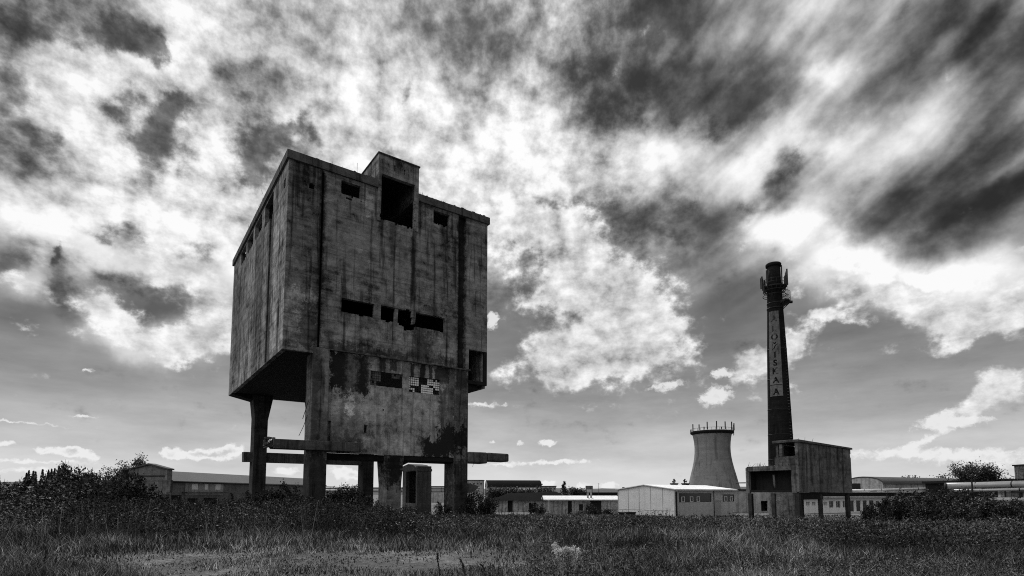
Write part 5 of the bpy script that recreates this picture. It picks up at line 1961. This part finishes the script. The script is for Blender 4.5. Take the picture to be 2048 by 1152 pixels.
def grass():
    n = 300000
    u = rng.uniform(0, 1, n)
    y = 8.0 * (95 / 8.0) ** (u ** 1.15)
    x = rng.uniform(-1, 1, n) * (y * 1.02 + 3)
    px = 1024 + x / y * 1104
    c1 = vnoise(x, y, 2.3, 1); c2 = vnoise(x, y, .8, 2); c3 = vnoise(x, y, 6.0, 8)
    clump = np.clip(c1 * .7 + c2 * .6 - .25, 0, 1)
    near = np.clip((19 - y) / 5, 0, 1)
    path = np.exp(-((px - 640) / 430) ** 4) * np.clip((17.5 - y + 3 * (c3 - .5)) / 3, 0, 1) * np.clip(1.5 - 1.35 * c1, 0, 1)
    leftg = np.clip((330 - px) / 120, 0, 1) * near
    rightg = np.clip((px - 1150) / 200, 0, 1) * near
    hgt = .08 + .20 * clump
    hgt += .32 * leftg * clump + .26 * rightg * clump + .40 * (1 - near) * (.3 + c3)
    hgt *= (1 - .86 * path)
    hgt *= 1 - .55 * np.clip((px - 760) / 100, 0, 1) * np.clip((y - 26) / 10, 0, 1)
    hgt *= rng.uniform(.5, 1.25, n)
    keep = rng.uniform(0, 1, n) > .80 * path * (1.25 - c2) + .35 * near * (1 - clump)
    # the footings of buildings stay clear enough by being below the walls
    x, y, hgt = x[keep], y[keep], hgt[keep]
    n = len(x)
    z = zgv(x, y) - .03
    a = rng.uniform(0, 6.283, n)
    w = np.maximum(.004, y * .0006) * rng.uniform(.7, 1.5, n)
    dx, dy = np.cos(a) * w, np.sin(a) * w
    b = rng.uniform(0, 6.283, n); l = hgt * rng.uniform(.15, .95, n)
    lx, ly = np.cos(b) * l, np.sin(b) * l
    V = np.empty((n, 5, 3), np.float32)
    V[:, 0] = np.stack([x - dx, y - dy, z], 1)
    V[:, 1] = np.stack([x + dx, y + dy, z], 1)
    V[:, 2] = np.stack([x + dx * .8 + lx * .35, y + dy * .8 + ly * .35, z + hgt * .6], 1)
    V[:, 3] = np.stack([x - dx * .8 + lx * .35, y - dy * .8 + ly * .35, z + hgt * .6], 1)
    V[:, 4] = np.stack([x + lx, y + ly, z + hgt], 1)
    me = bpy.data.meshes.new('grass')
    me.vertices.add(n * 5); me.vertices.foreach_set('co', V.ravel())
    base = np.arange(n, dtype=np.int32)[:, None] * 5
    loops = (base + np.array([0, 1, 2, 3, 3, 2, 4], np.int32)).ravel()
    me.loops.add(n * 7); me.loops.foreach_set('vertex_index', loops.astype(np.int32))
    me.polygons.add(n * 2)
    st = (np.arange(n, dtype=np.int32)[:, None] * 7 + np.array([0, 4], np.int32)).ravel()
    me.polygons.foreach_set('loop_start', st.astype(np.int32))
    me.update(calc_edges=True)
    o = link_mesh('grass', me, W['grass'])
    tag(o, 'rough dry grass covering the waste ground', 'grass', kind='stuff')
grass()

def dry_tufts():
    # coarse pale tussocks breaking up the field
    k = 900
    y = 9.3 * (34 / 9.3) ** rng.uniform(0, 1, k); p = rng.uniform(-80, 2130, k)
    x = (p - 1024) / 1104 * y
    c = vnoise(x, y, 2.6, 61)
    prob = np.clip(c * 2.2 - .75, .02, 1) * np.where((p > 330) & (p < 1050) & (y < 15), .35, 1) * np.where((p < 950) & (y > 19), .12, 1) * np.where((p > 1150) & (y > 21), .5, 1)
    ok = rng.uniform(0, 1, k) < prob
    x, y = x[ok], y[ok]
    m = 46
    X = np.repeat(x, m) + rng.normal(size=len(x) * m) * .10; Y = np.repeat(y, m) + rng.normal(size=len(x) * m) * .10
    h = np.repeat(rng.uniform(.16, .42, len(x)), m) * rng.uniform(.5, 1.15, len(X))
    n = len(X)
    a = rng.uniform(0, 6.283, n); l = h * rng.uniform(.1, 1.0, n)
    d = np.stack([np.cos(a) * l, np.sin(a) * l, h], 1)
    B = np.stack([X, Y, zgv(X, Y)], 1)
    b = rng.uniform(0, 6.283, n); w = np.maximum(.0035, Y * .0004)
    s_ = np.stack([np.cos(b) * w, np.sin(b) * w, 0 * w], 1)
    M = B + d * .55 + np.array([0, 0, .08]) * h[:, None]
    T = B + d
    V = np.concatenate([np.stack([B - s_, B + s_, M + s_ * .8, M - s_ * .8], 1).reshape(-1, 3), np.stack([M - s_ * .8, M + s_ * .8, T + s_ * .2, T - s_ * .2], 1).reshape(-1, 3)])
    tag(np_quads('dry_grass', V, W['drygrass']), 'pale dry grass tufts scattered over the waste ground', 'grass', kind='stuff')
dry_tufts()

def weeds():
    n = 13000
    u = rng.uniform(0, 1, n)
    y = 15.5 * (70 / 15.5) ** (u ** 1.2)
    x = rng.uniform(-1, 1, n) * (y * 1.0 + 2)
    px = 1024 + x / y * 1104
    c = vnoise(x, y, 3.0, 21) * .7 + vnoise(x, y, 1.0, 22) * .5
    left = np.clip((1000 - px) / 300, 0, 1)
    front = 19.0 + 3.5 * np.clip((px - 900) / 500, 0, 1) * np.clip((1500 - px) / 300, 0, 1) - 3.5 * np.clip((px - 1450) / 300, 0, 1)
    keep = (y > front + 3 * (vnoise(x, y, 4, 23) - .5)) & (rng.uniform(0, 1, n) < .25 + .75 * np.clip(c + .25 * left - .15, 0, 1))
    x, y, c, left, px = x[keep], y[keep], c[keep], left[keep], px[keep]
    n = len(x)
    h = (.45 + .75 * c + .25 * left) * rng.uniform(.6, 1.15, n)
    far = np.clip((px - 740) / 120, 0, 1) * np.clip((y - 22) / 12, 0, 1)
    h *= 1 - .68 * far
    h *= 1 - .25 * np.clip((px - 740) / 120, 0, 1)
    z = zgv(x, y)
    m = 34
    P = np.repeat(np.stack([x, y, z], 1), m, 0)
    hh = np.repeat(h, m)
    t = rng.uniform(.05, 1, n * m) ** .8
    sp = (.10 + .16 * (1 - t)) * hh + .03
    P[:, 0] += rng.normal(size=n * m) * sp
    P[:, 1] += rng.normal(size=n * m) * sp
    P[:, 2] += t * hh
    V = leaf_quads(P, .085, .40, rng, .7)
    # leafy weeds in the right foreground and litter on the trodden strip
    k = 2600
    y2 = rng.uniform(9.5, 19, k); p2 = rng.uniform(1060, 2150, k)
    x2 = (p2 - 1024) / 1104 * y2
    c2 = vnoise(x2, y2, 1.1, 31) * .7 + vnoise(x2, y2, 3.0, 32) * .5
    ok = rng.uniform(0, 1, k) < np.clip(c2 * 1.6 - .55, 0, 1)
    x2, y2, c2 = x2[ok], y2[ok], c2[ok]
    h2 = (.12 + .42 * c2 ** 1.5) * rng.uniform(.6, 1.2, len(x2))
    mm = 40
    Q = np.repeat(np.stack([x2, y2, zgv(x2, y2)], 1), mm, 0)
    H2 = np.repeat(h2, mm); t2 = rng.uniform(.05, 1, len(H2))
    s2 = (.14 + .18 * (1 - t2)) * H2 + .01
    Q[:, 0] += rng.normal(size=len(H2)) * s2; Q[:, 1] += rng.normal(size=len(H2)) * s2; Q[:, 2] += t2 * H2
    V2 = leaf_quads(Q, .045, .4, rng, .6)
    k = 42000
    y3 = rng.uniform(9, 20, k); x3 = rng.uniform(-1, 1, k) * (y3 + 1)
    ok = rng.uniform(0, 1, k) < np.clip(vnoise(x3, y3, .7, 41) * 1.8 - .5, .05, 1)
    x3, y3 = x3[ok], y3[ok]
    R3 = np.stack([x3, y3, zgv(x3, y3) + rng.uniform(0, .05, len(x3))], 1)
    V3 = leaf_quads(R3, .055, .45, rng, .2)
    # bare standing stems
    k = 5200
    y4 = 14.5 * (60 / 14.5) ** rng.uniform(0, 1, k); p4 = rng.uniform(-60, 2100, k)
    x4 = (p4 - 1024) / 1104 * y4
    ok = rng.uniform(0, 1, k) < np.where(p4 < 720, .9, .35) * np.clip(vnoise(x4, y4, 2.5, 51) * 1.6 - .3, 0, 1)
    x4, y4, p4 = x4[ok], y4[ok], p4[ok]
    h4 = rng.uniform(.5, 1.5, len(x4)) * np.where(p4 < 720, 1.0, .5)
    d4 = rng.normal(size=(len(x4), 3)) * .16; d4[:, 2] = 1
    B4 = np.stack([x4, y4, zgv(x4, y4)], 1); T4 = B4 + d4 * h4[:, None]
    w4 = np.maximum(.008, y4 * .0005)[:, None] * np.array([1, 0, 0])
    V4 = np.stack([B4 - w4, B4 + w4, T4 + w4 * .4, T4 - w4 * .4], 1).reshape(-1, 3)
    Q5 = np.repeat(T4, 7, 0); Q5 = Q5 - np.repeat(d4 * h4[:, None], 7, 0) * (rng.uniform(0, .35, len(Q5)) ** 1.5)[:, None] + rng.normal(size=(len(Q5), 3)) * .025
    V5 = leaf_quads(Q5, .055, .5, rng, .5)
    V = np.concatenate([V, V2, V3, V4, V5])
    o = np_quads('weeds', V, W['weed'])
    tag(o, 'tall dark weeds choking the middle of the waste ground', 'weeds', kind='stuff')
weeds()
